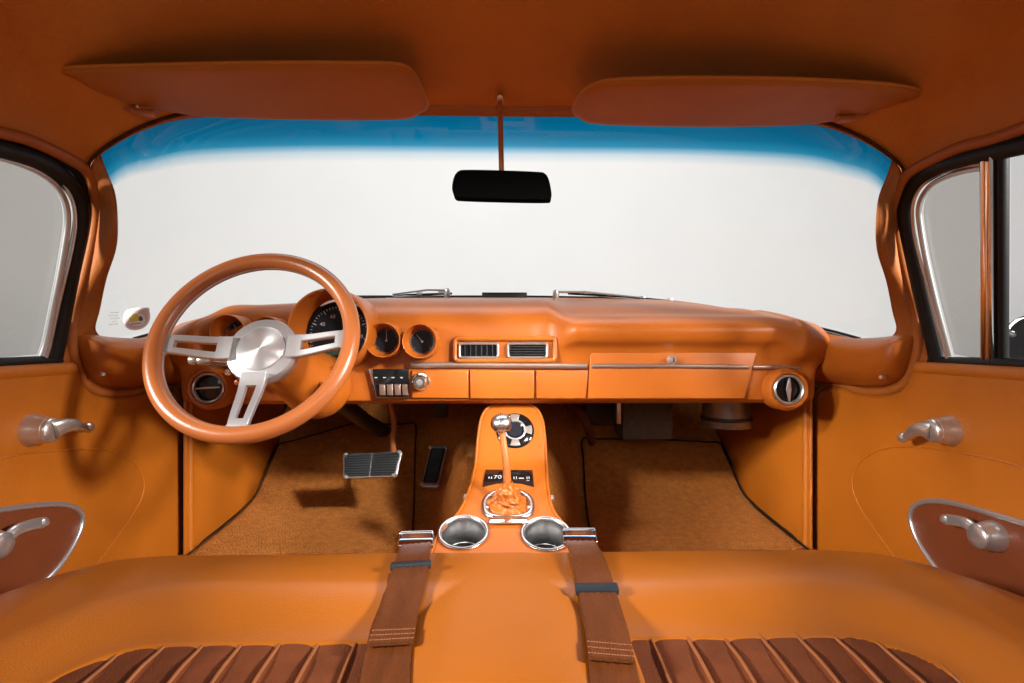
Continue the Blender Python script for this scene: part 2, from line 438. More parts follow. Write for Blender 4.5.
wiper((362, 299), (452, 293.5), (447, 290.5), (392, 294.5), 1.53, 'black wiper with steel arm behind the gauges, at the windshield base')
wiper((568, 293.5), (684, 302.5), (556, 292), (640, 297.5), 1.50, 'black wiper with steel arm behind the glove box, at the windshield base')
# cowl vent strip in the middle
MB().box(at(482, 297, y=1.535) + V((0, -.004, -.012)), at(527, 292.5, y=1.535) + V((0, .02, 0)), .002).build('cowl_vent', M['black'], body)
MB().tube([at(x, 296.6, y=1.528) for x in (352, 410, 470, 482)], .0036, 8).build('cowl_trim', M['chrome'], body)
MB().tube([at(x, y_, y=1.528) for x, y_ in ((527, 296.5), (600, 297.5), (640, 300))], .0030, 8).build('cowl_trim', M['chrome'], body)

# ------------------------------------------------------------------ dashboard
dash = thing('dashboard', (0, 1.2, -.13), 'sculpted orange leather dashboard with round gauges, vents and glove box', 'dashboard')
W0 = [(p.x, p) for p in cr(W_BOT, 12)][::-1]
def wbase(x):
    x = abs(x)
    for (a, p), (b, q) in zip(W0, W0[1:]):
        if a <= x <= b and b > a: return p.lerp(q, (x - a) / (b - a))
    return W0[-1][1]
def station(x, kind, s=1):
    """13 keys (x,y,z) from the glass down the face and under"""
    w = wbase(x)
    C = [(w.y - .012, w.z - .003), (1.40, .1115), (1.32, .104), (1.25, .0945), (1.195, .077), (1.166, .052), (1.156, .020), (1.156, -.012), (1.157, -.035), (1.157, -.062), (1.157, -.116), (1.166, -.129), (1.22, -.133), (1.5, -.09)]
    B = [(w.y - .012, w.z - .003), (1.39, .104), (1.31, .093), (1.245, .078), (1.195, .062), (1.146, .051), (1.120, .030), (1.124, .004), (1.146, -.018), (1.157, -.060), (1.157, -.116), (1.166, -.129), (1.22, -.133), (1.5, -.09)]
    B2 = [(w.y - .012, w.z - .003), (1.32, .076), (1.26, .068), (1.215, .060), (1.175, .052), (1.140, .043), (1.117, .024), (1.113, -.002), (1.120, -.028), (1.150, -.058), (1.157, -.116), (1.166, -.129), (1.22, -.133), (1.5, -.09)]
    ax = abs(x)
    for L, a, b, k in ((C, .30, .62, .034), (B, .40, .60, .022)):
        for i, f in ((1, 1), (2, .75), (3, .4), (4, .1)): L[i] = (L[i][0] - .06 * sstep(a, b, ax) * f, L[i][1] - k * f * sstep(a, b, ax))
    return dict(C=C, B=B, B2=B2)[kind]
def dash_shell():
    st = []
    def add(x, keys, xs=None): st.append([(x + (xs[i] if xs else 0), k[0], k[1]) for i, k in enumerate(keys)])
    def end(s, a, b):
        pass
    E1 = [(1.262, .046), (1.245, .046), (1.225, .043), (1.205, .037), (1.185, .029), (1.165, .016), (1.150, 0), (1.150, -.020), (1.155, -.040), (1.157, -.062), (1.158, -.114), (1.168, -.127), (1.23, -.130), (1.5, -.09)]
    X1 = [0, 0, 0, 0, 0, 0, 0, 0, -.012, -.030, -.034, -.036, -.036, -.036]
    E2 = [(1.252, .040), (1.245, .040), (1.236, .037), (1.225, .032), (1.215, .025), (1.205, .013), (1.200, 0), (1.200, -.018), (1.200, -.036), (1.20, -.062), (1.20, -.112), (1.21, -.120), (1.25, -.125), (1.5, -.09)]
    X2 = [.018, .018, .018, .018, .018, .018, .016, .010, -.008, -.040, -.046, -.048, -.048, -.048]
    for sgn in (-1, 1):
        pass
    # left end -> right end
    add(-.712, E2, [-k for k in X2]); add(-.711, E1, [-k for k in X1])
    for x in (-.64,): add(x, station(x, 'B2'))
    for x in (-.60, -.54, -.46, -.36, -.26, -.16, -.08, 0, .06, .105): add(x, station(x, 'C'))
    for x in (.150, .20, .30, .40, .48, .54, .575): add(x, station(x, 'B'))
    add(.618, station(.618, 'B2')); add(.645, station(.64, 'B2'))
    add(.711, E1, X1); add(.712, E2, X2)
    # smooth: catmull along each key between stations, then along the profile
    K = 14; lines = [cr([s_[k] for s_ in st], 7) for k in range(K)]
    n = len(lines[0]); rows = []
    for i in range(n):
        row = cr([lines[k][i] for k in range(K)], 5)
        # keep the top under the glass edge
        rows.append(row)
    # clamp the upper surface below the line of the glass base
    return MB().grid(rows).build('dash_shell', M['dash'], dash, 70)
dash_shell()
YF = 1.150           # front of the face plates
def fplate(name, px, m, y=YF, th=.008, bev=.003, parent=None):
    return MB().plate([at(*p, y=y) for p in px], (0, -1, 0), th, bev).build(name, m, parent or dash)
MBP = MB
def panel(pts, name='lower_panel', m='dash', y=1.156):
    return MB().plate([at(*p, y=y) for p in pts], (0, -1, 0), .007, .003).build(name, M[m], dash)
panel([(412, 370), (468.5, 370), (468.5, 398), (412, 398)])
panel([(470.1, 370), (534.1, 370), (534.1, 398.5), (470.1, 398.5)])
panel([(535.8, 370), (588, 370), (585.6, 398.5), (535.8, 398.5)])
glove = panel([(590, 351), (755.5, 352), (743.5, 398.5), (587.2, 398.5)], 'glove_box_door')
# lock of the glove box
lk = at(671, 359.5, y=1.148)
MB().lathe([(.009, -.004), (.010, .004), (.0075, .007), (.0072, .016), (.0055, .019), (0, .019)], lk, (0, -1, 0), 24).build('glove_lock', M['steel'], glove)
MB().box(lk + V((-.0012, -.0205, -.005)), lk + V((.0012, -.0185, .005)), .0003).build('key_slot', M['black'], glove)
# chrome strips
def strip(pts, y, r=.0036):
    MB().tube(cr([at(*p, y=y) for p in pts], 4), 0, 10, flat=(r, .003, (0, -1, 0))).build('trim_strip', M['strip'], dash)
strip([(411, 365), (470, 365), (530, 365.5), (587, 366)], 1.1495, .0062)
strip([(592, 366), (680, 366), (748, 367)], 1.1465, .0048)
strip([(753, 367), (775, 367), (800, 367)], 1.1495, .0045)
strip([(192, 366), (240, 365), (300, 364)], 1.152, .0045)
# centre vents
def rrect(x0, y0, x1, y1, r, y, n=5):
    out = []
    for cx, cy, a in ((x1 - r, y0 + r, -90), (x1 - r, y1 - r, 0), (x0 + r, y1 - r, 90), (x0 + r, y0 + r, 180)):
        for k in range(n + 1):
            t = radians(a + 90 * k / n); out.append(at(cx + r * cos(t), cy + r * sin(t), y=y))
    return out
MB().ring(resample(rrect(455, 338.5, 555, 360.5, 3, 1.148), 90, True), (0, -1, 0), .0055, .006).build('vent_surround', M['dash'], dash)
fplate('vent_recess', [(456, 339.5), (554, 339.5), (554, 360), (456, 360)], M['dash'], 1.153, .002, 0)
for x0, x1, fins in ((459.5, 498, 5), (508, 547, 2)):
    e = MB().ring(resample(rrect(x0, 343.5, x1, 357.5, 2.5, 1.146), 80, True), (0, -1, 0), .0030, .005).build('air_vent', M['nickel'], dash)
    MB().plate(rrect(x0 + .5, 344, x1 - .5, 357, 2, 1.1500), (0, -1, 0), .001, 0).build('vent_cavity', M['gloss'], e)
    f = MB()
    if fins > 2:
        for k in range(1, 7):
            x = lerp(x0, x1, k / 7); a, c = at(x, 345, y=1.145), at(x, 356, y=1.145)
            f.box(c - V((.0011, .001, 0)), a + V((.0011, .006, 0)), 0)
    else:
        for k in range(1, 5):
            yv = lerp(344, 357, k / 5); a, c = at(x0 + 1, yv, y=1.145), at(x1 - 1, yv, y=1.145)
            f.box(a - V((0, .001, .0009)), c + V((0, .006, .0009)), 0)
        for k in range(1, 8):
            x = lerp(x0, x1, k / 8); a, c = at(x, 345, y=1.149), at(x, 356, y=1.149); f.box(c - V((.0008, 0, 0)), a + V((.0008, .002, 0)), 0)
    f.build('vent_fin', M['black'], e)
# eyeball vents at both ends
for px, py, ax in ((208, 388, (.10, -1, .05)), (789, 389.5, (-.06, -1, .03))):
    c = at(px, py, y=1.128); a = V(ax).normalized()
    e = MB().lathe([(.046, -.045), (.0455, -.012), (.042, .0), (.0385, .004), (.034, .003), (.0315, -.003), (.031, -.014)], c, a, 44, cap=False).build('eyeball_vent', M['dash'], dash)
    MB().lathe([(.0315, -.002), (.0318, .001), (.0295, .0028), (.0270, .001), (.0265, -.006)], c, a, 44, cap=False).build('vent_ring', M['steel'], e)
    MB().lathe([(.0275, -.012), (.018, -.010), (.001, -.009)], c, a, 36).build('vent_ball', M['gloss'], e)
    v = MB(); u = V((0, 0, 1)) if px > 500 else V((1, 0, .06)); u = u.normalized()
    w = a.cross(u).normalized()
    kw = 1 if px > 500 else .35
    v.plate([c + a * .001 + u * .025 + w * .0015, c + a * .001 + w * .007 * kw, c + a * .001 - u * .025 + w * .0015, c + a * .001 - u * .025 - w * .0015, c + a * .001 - w * .004 * kw, c + a * .001 + u * .025 - w * .0015], a, .002, .0005).build('vent_vane', M['steel'], e)
# gauges
def gauge(px, py, r_out, r_in, y0, depth, nm, big=False, off=(0, 0), val=.3):
    c = at(px, py, y=y0); a = V((0, -1, .03)).normalized(); ro = r_out * y0 / F; ri = r_in * (y0 + depth) / F
    e = MB().lathe([(ro * 1.02, -depth - .05), (ro * 1.02, -.02), (ro, -.004), (ro * .975, .001), (ro * .94, 0), (ro * .90, -.010), (ri * 1.08, -depth * .9), (ri * 1.02, -depth)], c, a, 64, cap=False).build(nm, M['dash'], dash)
    d = c - a * depth + V((off[0], 0, off[1]))
    MB().lathe([(ri * 1.1, -.002), (ri * 1.06, .0005), (ri * .5, .001), (.0004, .001)], d, a, 56).build('dial', M['dial'], e)
    MB().lathe([(ri * 1.04, 0), (ri * 1.03, .004), (ri * .985, .005), (ri * .97, .001)], d, a, 56, cap=False).build('dial_bezel', M['steel'] if not big else M['gloss'], e)
    u = V((1, 0, 0)); w = a.cross(u).normalized() * -1
    if w.z < 0: w = -w
    t = MB(); n = 41 if big else 17
    for k in range(n):
        ang = radians(220 - 260 * k / (n - 1)); dr = u * cos(ang) + w * sin(ang); tt = a.cross(dr).normalized()
        maj = k % 5 == 0 if big else k % 4 == 0
        r0, r1 = ri * (.80 if maj else .87), ri * .93; wd = ri * (.014 if maj else .008)
        p = d + a * .0018
        i = len(t.v); t.v += [p + dr * r0 + tt * wd, p + dr * r1 + tt * wd, p + dr * r1 - tt * wd, p + dr * r0 - tt * wd]; t.f.append((i, i + 1, i + 2, i + 3))
    if big:
        for k, s in enumerate(('0', '20', '40', '60', '80', '100', '120', '140')):
            ang = radians(220 - 260 * k / 7); dr = u * cos(ang) + w * sin(ang)
            t.text(s, ri * .17, Matrix.Translation(d + a * .002 + dr * ri * .64) @ Matrix((( 1, 0, 0, 0), (0, -a.z * 0, -1, 0), (0, 1, 0, 0), (0, 0, 0, 1))))
    t.build('dial_marking', M['mark'], e)
    ang = radians(220 - 260 * val); dr = u * cos(ang) + w * sin(ang); tt = a.cross(dr).normalized(); p = d + a * .004
    nd = MB(); nd.plate([p + tt * ri * .03, p + dr * ri * .8 + tt * ri * .008, p + dr * ri * .8 - tt * ri * .008, p - tt * ri * .03], a, .0008, 0)
    nd.lathe([(ri * .10, 0), (ri * .09, .003), (0, .0035)], p, a, 20); nd.build('needle', M['steel'] if big else M['mark'], e)
    if big:
        q = d + a * .0012 - w * ri * .50; h = V((ri * .42, 0, 0)); g = w * ri * .12
        MB().plate([q - h - g, q + h - g, q + h + g, q - h + g], a, .001, 0).build('trip_display', M['green'], e)
    return e
gauge(328, 329, 41, 31, 1.075, .075, 'speedometer', True, (0, -.010), .12)
gauge(227, 332, 17.5, 12, 1.110, .050, 'small_gauge', val=.4)
gauge(266, 334, 17.5, 12, 1.110, .050, 'small_gauge', val=.6)
gauge(382.5, 340, 17.5, 11.8, 1.095, .042, 'small_gauge', val=.5)
gauge(419.5, 341, 17.5, 11.8, 1.095, .042, 'small_gauge', val=.35)
# radio
rb = fplate('radio', [(370, 369), (409, 369), (409, 398), (376, 398)], M['gloss'], 1.155, .006, .001)
MB().tube([at(370, 369, y=1.147), at(376.5, 397.5, y=1.147), at(410, 397.8, y=1.147)], .0030, 8).build('radio_bezel', M['chrome'], rb)
for k in range(4):
    x0 = 379.5 + k * 7.6
    MB().plate([at(x0, 384, y=1.149), at(x0 + 6, 384, y=1.149), at(x0 + 6.4, 394.5, y=1.149), at(x0 + .6, 394.5, y=1.149)], (0, -1, -.2), .006, .0012).build('radio_key', M['strip'], rb)
dm = MB()
for k in range(4): dm.box(at(376 + k * 8.5, 377.6, y=1.1485) - V((.003, 0, .0010)), at(376 + k * 8.5, 377.6, y=1.1485) + V((.003, .001, .0010)), 0)
dm.build('radio_mark', M['mark'], rb)
kc = at(421, 381.5, y=1.147)
kb = MB().lathe([(.0195, -.006), (.020, .002), (.018, .0055), (.0148, .006), (.0138, .020), (.0115, .0235), (.005, .0235), (.0001, .0225)], kc, (0, -1, 0), 32).build('control_knob', M['chrome'], dash)
MB().lathe([(.0065, .0236), (.006, .0255), (0, .0258)], kc, (0, -1, 0), 24).build('knob_cap', M['nickel'], kb)
# light switch knobs left of the column
for px, py, r in ((231, 372, .0075), (240, 382, .006)):
    c = at(px, py, y=1.115)
    MB().lathe([(r * .5, -.04), (r * .5, 0), (r, .002), (r * 1.05, .010), (r * .8, .015), (0, .016)], c, (0, -1, 0), 20).build('switch_knob', M['chrome'] if py < 380 else M['copper'], dash)
# underside boxes seen below the dash
ub = MB().box(at(623, 440, y=1.55) + V((0, 0, 0)), at(673, 398, y=1.55) + V((0, .12, 0)), .006).build('heater_box', M['grey'], dash)
MB().box(at(617, 424, y=1.535), at(621, 398, y=1.535) + V((0, .02, 0)), .002).build('box_bracket', M['nickel'], dash)
c = at(726, 418, y=1.42)
MB().lathe([(.062, -.022), (.064, -.018), (.064, .0), (.061, .003), (.061, .05), (.0001, .05)], c, (0, 0, 1), 40).build('blower_can', M['darkmetal'], dash)
MB().lathe([(.0646, -.004), (.0655, -.002), (.0655, .003), (.0646, .005)], c, (0, 0, 1), 40, cap=False).build('blower_band', M['black'], dash)
MB().tube(cr([at(566, 402, y=1.42), at(580, 412, y=1.40), at(588, 428, y=1.42), at(592, 442, y=1.5)], 6), .012, 10).build('drain_hose', M['carpet_dark'], dash)
MB().box(at(433, 418, y=1.6), at(447, 398, y=1.6) + V((0, .05, .03)), .004).build('pedal_bracket', M['black'], dash)
MB().box(at(585, 432, y=1.8), at(618, 398, y=1.8) + V((0, .05, .03)), .01).build('wiring_box', M['black'], dash)
# gap lines round the lower panel row: a dark backing
0 and MB().box(at(411, 398, y=1.1565), at(757, 369.5, y=1.1565) + V((0, .0005, 0)), 0).build('panel_backing', M['black'], dash)

# ------------------------------------------------------------------ steering column and wheel
AL = radians(26)
WN = V((0, -cos(AL), sin(AL)))                    # towards the driver
WC = at(254, 341.5, y=.905)
E1 = V((1, 0, 0)); E2 = V((0, sin(AL), cos(AL)))
sw = thing('steering_wheel', WC - WN * .04, 'orange leather steering wheel with brushed metal hub and three slotted spokes', 'steering wheel')
RW = .1600
rim = [WC + (E1 * cos(2*pi*k/120) + E2 * sin(2*pi*k/120)) * RW for k in range(120)]
MB().tube(rim, .0140, 20, closed=True).build('rim', M['wheel'], sw)
band = [WC + (E1 * cos(2*pi*k/120) + E2 * sin(2*pi*k/120)) * (RW - .0108) - WN * .004 for k in range(120)]
MB().ring(band, WN, .0035, .007, 8).build('rim_band', M['alu'], sw)
HC = WC - WN * .030
hub = MB().lathe([(.054, -.030), (.059, -.020), (.0595, -.004), (.0575, 0), (.042, .0025), (.0405, .0015)], HC, WN, 72, cap=False)
hub.build('hub', M['alu'], sw, 30)
hc = MB().lathe([(.0405, .0), (.0403, .0040), (.0392, .0052), (.020, .0060), (.0002, .0064)], (0, 0, 0), (0, 0, 1), 72).build('horn_cap', M['spun'], sw, 60)
hc.matrix_basis = Matrix.Translation(HC) @ WN.to_track_quat('Z', 'Y').to_matrix().to_4x4()
def spoke(ang):
    d = E1 * cos(ang) + E2 * sin(ang); t = WN.cross(d).normalized()
    def P(r, s, h): return WC + d * r + t * s + WN * h
    L0, L1 = .050, RW - .008
    hh = lambda r: lerp(-.024, -.004, sstep(.06, L1, r))
    b = MB()
    # slotted blade: solid root, two arms, solid tip with flare
    def bar(path, hw):
        rows = []
        for r, s in path:
            h = hh(r); w_ = hw(r) if callable(hw) else hw
            rows.append([P(r, s - w_, h - .0045), P(r, s - w_, h + .003), P(r, s - w_ + .0012, h + .0044), P(r, s + w_ - .0012, h + .0044), P(r, s + w_, h + .003), P(r, s + w_, h - .0045)])
        b.grid(rows, cu=True, cap=True)
    n = 14
    for sg in (1, -1):
        bar([(lerp(L0 + .006, L1 - .004, k / n), sg * lerp(.0150, .0105, k / n)) for k in range(n + 1)], lambda r: lerp(.0062, .0050, (r - L0) / (L1 - L0)))
    bar([(lerp(L0 - .004, L0 + .020, k / 4), 0) for k in range(5)], lambda r: .0208)
    bar([(lerp(L1 - .020, L1 + .004, k / 5), 0) for k in range(6)], lambda r: .0145 + .012 * sstep(L1 - .014, L1 + .004, r))
    b.build('spoke', M['alu'], sw, 30)
for px, py in ((349, 338), (163, 343), (236, 428)):
    p = onplane(px, py, WC, WN) - WC
    spoke(atan2(p.dot(E2), p.dot(E1)))
# column
A0 = HC - WN * .022; A1 = at(322, 388, y=1.16)
ca = (A1 - A0).normalized()
colm = thing('steering_column', A1, 'tapered orange steering column shroud with chrome turn lever under the gauges', 'steering column')
L_ = (A1 - A0).length
MB().lathe([(.030, -.004), (.034, .004), (.036, .02), (.040, .05), (.055, L_ * .55), (.066, L_ * .8), (.070, L_ * .93), (.066, L_ * 1.0), (.05, L_ * 1.06), (.03, L_ * 1.08)], A0, ca, 48).build('shroud', M['dash'], colm, 60)
s0 = A0 + ca * .055 + V((-.025, 0, 0)); s1 = at(194, 360, y=A0.y + .03)
st_ = MB().tube([s0, s0.lerp(s1, .6), s1.lerp(s0, .25)], .0042, 12).build('turn_lever', M['chrome'], colm)
sd = (s1 - s0).normalized()
MB().lathe([(.0050, -.028), (.0078, -.024), (.0082, -.008), (.0068, -.006), (.0088, -.004), (.0092, .005), (.007, .008), (0, .0085)], s1, sd, 24).build('lever_grip', M['steel'], st_)
t0 = at(316, 383, y=1.06); t1 = at(328, 386, y=1.02)
tl = MB().tube([t0 + V((-.01, .03, 0)), t0, t1], .0045, 12).build('tilt_lever', M['copper'], colm)
MB().lathe([(.0055, -.012), (.0080, -.008), (.0085, .003), (.006, .007), (0, .008)], t1, (t1 - t0).normalized(), 20).build('lever_knob', M['steel'], tl)
MB().tube([A1, A1 + V((.0, .35, -.12)), A1 + V((0, .70, -.22))], .022, 14).build('column_shaft', M['black'], colm)

# ------------------------------------------------------------------ floor carpet, mats
FL = [(.2, -.60), (.7, -.56), (.9, -.51), (1.26, -.487), (1.42, -.476), (1.52, -.462), (1.58, -.442), (1.65, -.388), (1.76, -.312), (1.86, -.230), (1.95, -.14), (2.0, -.08)]
TW = lambda y: interp([(.8, .165), (1.25, .185), (1.7, .25), (2.0, .28)], y)
def zfloor(x, y):
    z = sinterp(FL, y); w = TW(y); t = abs(x - .006) / w
    if t < 1 and y > .70: z = max(z, z + lerp(.10, 1, sstep(1.0, 1.35, y)) * (.19 - .03 * sstep(1.3, 1.8, y)) * (1 - sstep(.45, 1.0, t)))
    return z
def floor():
    xs = [-.735 + 1.47 * i / 160 for i in range(161)]; ys = [.2 + 1.8 * i / 170 for i in range(171)]
    o = MB().grid([[(x, y, zfloor(x, y) + .0015 * noise.noise(V((x * 40, y * 40, 0)))) for x in xs] for y in ys]).build('floor_carpet', M['carpet'], None, 80)
    tag(o, kind='structure')
floor()
def mat_on_floor(name, outline, label, cat, group, bm_='rubber', m='carpet'):
    """outline: (x,y) ring on the floor"""
    ring = resample(cr([(x, y, 0) for x, y in outline], 6, True), 160, True)
    rows = []; n = 24
    c = V((sum(p.x for p in ring) / 160, sum(p.y for p in ring) / 160, 0))
    for k in range(n + 1):
        q = k / n
        rows.append([V(((c.lerp(p, q)).x, (c.lerp(p, q)).y, zfloor(c.lerp(p, q).x, c.lerp(p, q).y) + .009 - .004 * (q > .98))) for p in ring])
    t = thing(name, (c.x, c.y, zfloor(c.x, c.y)), label, cat, group)
    b = MB().grid(rows, cu=True); b.build('pile', M[m], t, 80)
    MB().tube([V((p.x, p.y, zfloor(p.x, p.y) + .007)) for p in ring], .0030, 8, closed=True).build('binding', M[bm_], t)
def dense(pts, k=6):
    out = []
    for a, b in zip(pts, pts[1:] + pts[:1]):
        for i in range(k): out.append((lerp(a[0], b[0], i / k), lerp(a[1], b[1], i / k)))
    return out
mat_on_floor('floor_mat', dense([(.20, .90), (.708, .90), (.708, 1.25), (.706, 1.55), (.706, 1.73), (.48, 1.745), (.262, 1.745), (.215, 1.3)]), 'black edged brown carpet mat in the passenger footwell under the glove box', 'floor mat', 'carpet mats in the footwells')
mat_on_floor('floor_mat', dense([(-.20, .90), (-.708, .90), (-.708, 1.25), (-.706, 1.55), (-.706, 1.73), (-.50, 1.80), (-.285, 1.80), (-.215, 1.3)]), 'brown carpet mat in the driver footwell under the pedals', 'floor mat', 'carpet mats in the footwells', 'carpet_dark')

# ------------------------------------------------------------------ pedals
def pedal(name, q, y, nrm, label, arm=None, split=0, tread='black'):
    n = V(nrm).normalized(); p0 = at(*[sum(v[i] for v in q) / 4 for i in (0, 1)], y=y)
    P = [onplane(px, py, p0, n) for px, py in q]
    t = thing(name, p0, label, 'pedal')
    c = sum(P, V()) / 4
    big = [c + (p - c) * 1.0 for p in P]
    def rounded(pp, f): return resample(cr([pp[i].lerp(pp[(i + 1) % 4], u) for i in range(4) for u in (f, .5, 1 - f)], 5, True), 80, True)
    MB().plate(rounded(big, .06), n, .010, .002).build('pad_plate', M['steel'], t)
    ins = [c + n * .009 + (p - c) * (.93 if split else .84) for p in P]
    pads = [ins] if not split else [[ins[0], ins[0].lerp(ins[1], .485), ins[3].lerp(ins[2], .485), ins[3]], [ins[0].lerp(ins[1], .515), ins[1], ins[2], ins[3].lerp(ins[2], .515)]]
    for pp in pads:
        r = MB().plate(rounded(pp, .05), n, .005, .0015).build('rubber_tread', M['rubber'], t)
        s = MB(); nu, nv = (14, 9) if split else (1, 22)
        for i in range(nu):
            for j in range(nv):
                u, v = (i + .5 + (.25 if j % 2 else -.25) * (nu > 1)) / nu, (j + .5) / nv
                w = pp[0].lerp(pp[1], u).lerp(pp[3].lerp(pp[2], u), v)
                if nu > 1: s.lathe([(.0022, .004), (.0016, .0066), (.0002, .0068)], w, n, 6)
                else:
                    a = pp[0].lerp(pp[3], v).lerp(pp[1].lerp(pp[2], v), .12); bb = pp[0].lerp(pp[3], v).lerp(pp[1].lerp(pp[2], v), .88)
                    s.tube([a + n * .0055, bb + n * .0055], .0013, 6)
        s.build('tread_stud', M['slider'], r)
    for p in P: MB().lathe([(.006, .008), (.0058, .0125), (.004, .0145), (0, .015)], c + (p - c) * .90, n, 14).build('corner_stud', M['steel'], t)
    if arm: MB().tube(cr([V(a) for a in arm], 8), .0075, 12).build('pedal_arm', M['copper'], t)
    return t
ap = [at(394, 454, y=1.36), at(393, 440, y=1.40), at(394, 424, y=1.43), at(391, 408, y=1.44), at(386, 392, y=1.44)]
pedal('brake_pedal', [(344, 455.5), (403, 452.5), (397, 477.5), (344, 479)], 1.34, (0, -.86, .5), 'wide brake pedal with studded rubber pad on an orange arm', ap, split=1)
pedal('accelerator_pedal', [(431, 447.5), (447.5, 447.5), (438, 489), (421, 488)], 1.54, (0, -.72, .69), 'narrow upright accelerator pedal with black ribbed pad beside the console')

# ------------------------------------------------------------------ centre console
XC = .008
def xc(y): return lerp(.002, .021, sstep(.85, 1.2, y))
PATH = [(.84, -.354, .122), (.87, -.343, .121), (.905, -.331, .118), (.935, -.320, .108), (.965, -.309, .092), (1.0, -.296, .0825), (1.05, -.278, .078), (1.095, -.262, .0765), (1.115, -.252, .0760), (1.130, -.234, .0755), (1.150, -.205, .0745), (1.172, -.173, .071), (1.188, -.152, .062), (1.197, -.141, .046), (1.202, -.136, .026), (1.204, -.134, .004)]
cons = thing('center_console', (XC, 1.0, -.42), 'orange leather center console with two cup holders and shifter opening', 'console')
PC = cr([(y, z, w) for y, z, w in PATH], 6)
def cons_surface(y):   # z, tangent on the console top
    for a, b in zip(PC, PC[1:]):
        if a.x <= y <= b.x:
            t = (y - a.x) / (b.x - a.x); return lerp(a.y, b.y, t), V((0, b.x - a.x, b.y - a.y)).normalized()
    return PC[-1].y, V((0, .6, .8))
def console():
    rows = []
    for i, p in enumerate(PC):
        y, z, w = p.x, p.y, p.z
        a = PC[max(i - 1, 0)]; b_ = PC[min(i + 1, len(PC) - 1)]
        tg = V((0, b_.x - a.x, b_.y - a.y)).normalized(); n = V((0, -tg.z, tg.y))
        dn = (-n).lerp(V((0, .25, -1)), .5).normalized()
        X0 = xc(y); c = V((X0, y, z)); r = min(.010, w * .5); row = []
        dd = .20
        row.append(c + V((-w - .006, 0, 0)) + dn * dd); row.append(c + V((-w, 0, 0)) + dn * (r + .05)); row.append(c + V((-w, 0, 0)) + dn * r)
        for k in range(1, 5):
            t = pi / 2 * k / 4; row.append(c + V((-w + r - r * cos(t), 0, 0)) + dn * (r - r * sin(t)))
        for k in range(1, 16): row.append(c + V((lerp(-w + r, w - r, k / 16), 0, 0)) + n * .0015 * sin(pi * k / 16))
        row2 = [V((2 * X0 - q.x, q.y, q.z)) for q in row[:7]][::-1]
        rows.append(row + row2)
    b = MB().grid(rows)
    return b, rows
cb, crow = console()
co = cb.build('console_shell', M['dash'], cons, 50)
def cons_pt(px, py):
    d = ray(px, py)
    for i in range(4000):
        y = .845 + .36 * i / 3999
        p = CO + d * (y / d.y); z, t = cons_surface(y)
        if p.z <= z: break
    return V((p.x, y, z)), V((0, -t.z, t.y)), t
def cut(obj, cutters):
    for c in cutters:
        m = obj.modifiers.new('cut', 'BOOLEAN'); m.operation = 'DIFFERENCE'; m.object = c; m.solver = 'EXACT'
    bpy.context.view_layer.update()
    me = bpy.data.meshes.new_from_object(obj.evaluated_get(bpy.context.evaluated_depsgraph_get()))
    obj.modifiers.clear(); obj.data = me
    me.set_sharp_from_angle(angle=radians(50))
    for c in cutters: bpy.data.objects.remove(c)
sol = co.modifiers.new('thick', 'SOLIDIFY'); sol.thickness = .004; sol.offset = -1
bpy.context.view_layer.update()
me = bpy.data.meshes.new_from_object(co.evaluated_get(bpy.context.evaluated_depsgraph_get())); co.modifiers.clear(); co.data = me
cups = [cons_pt(463.5, 533.5), cons_pt(546, 535)]
ringc = cons_pt(508, 505)
cutters = [MB().lathe([(.0385, -.03), (.0385, .05)], p, n, 48).build('cutter', M['black']) for p, n, t in cups]
cut(co, cutters)
for p, n, t in cups:
    h = MB().lathe([(.0366, .001), (.0362, -.012), (.0354, -.0135), (.0350, -.030), (.0344, -.0315), (.0338, -.0465), (.0325, -.048)], p, n, 56, cap=False).build('cup_holder', M['cup'], cons, 30)
    MB().lathe([(.0385, .0005), (.0420, .0028), (.0436, .0046), (.0412, .0066), (.0380, .0056), (.0364, .0005)], p, n, 56, cap=False).build('cup_rim', M['cup'], h, 60)
    MB().lathe([(.0330, -.0475), (.020, -.0470), (.0190, -.0485), (.0002, -.0485)], p, n, 40).build('cup_floor', M['rubber'], h)
# edge piping on the shell
for s in (0, 1):
    e = [(r[4] if s == 0 else r[-5]) + V((0, 0, .0015)) for r in crow]
    MB().tube(e, .0028, 8).build('edge_piping', M['dash'], cons)
# crease strip between the upright and the shifter deck
# rotary controller on the upright
p, n, t = cons_pt(515, 431)
u = V((1, 0, 0)); w = t
dialm = MB().lathe([(.0405, -.003), (.0405, .003), (.037, .006), (.021, .0065), (.018, .004), (.0002, .004)], p, n, 56).build('rotary_control', M['gloss'], cons)
def fan(mb, a0, a1, r0, r1, h, k=10):
    ol = [p + (u * cos(lerp(a0, a1, i / k)) + w * sin(lerp(a0, a1, i / k))) * r1 for i in range(k + 1)] + [p + (u * cos(lerp(a1, a0, i / k)) + w * sin(lerp(a1, a0, i / k))) * r0 for i in range(k + 1)]
    mb.plate([q + n * h for q in ol], n, .0025, .0008)
for k in range(4):
    m_ = MB(); a = radians(45 + 90 * k - 45); fan(m_, a - radians(17), a + radians(17), .020, .0365, .0052); m_.build('silver_key', M['nickel'], dialm)
m_ = MB(); fan(m_, 0, 2 * pi * .999, .0195, .0235, .0056, 48); m_.build('control_ring', M['alu'], dialm)
MB().lathe([(.016, .004), (.015, .0062), (.0001, .0066)], p, n, 32).build('control_screen', M['dial'], dialm)
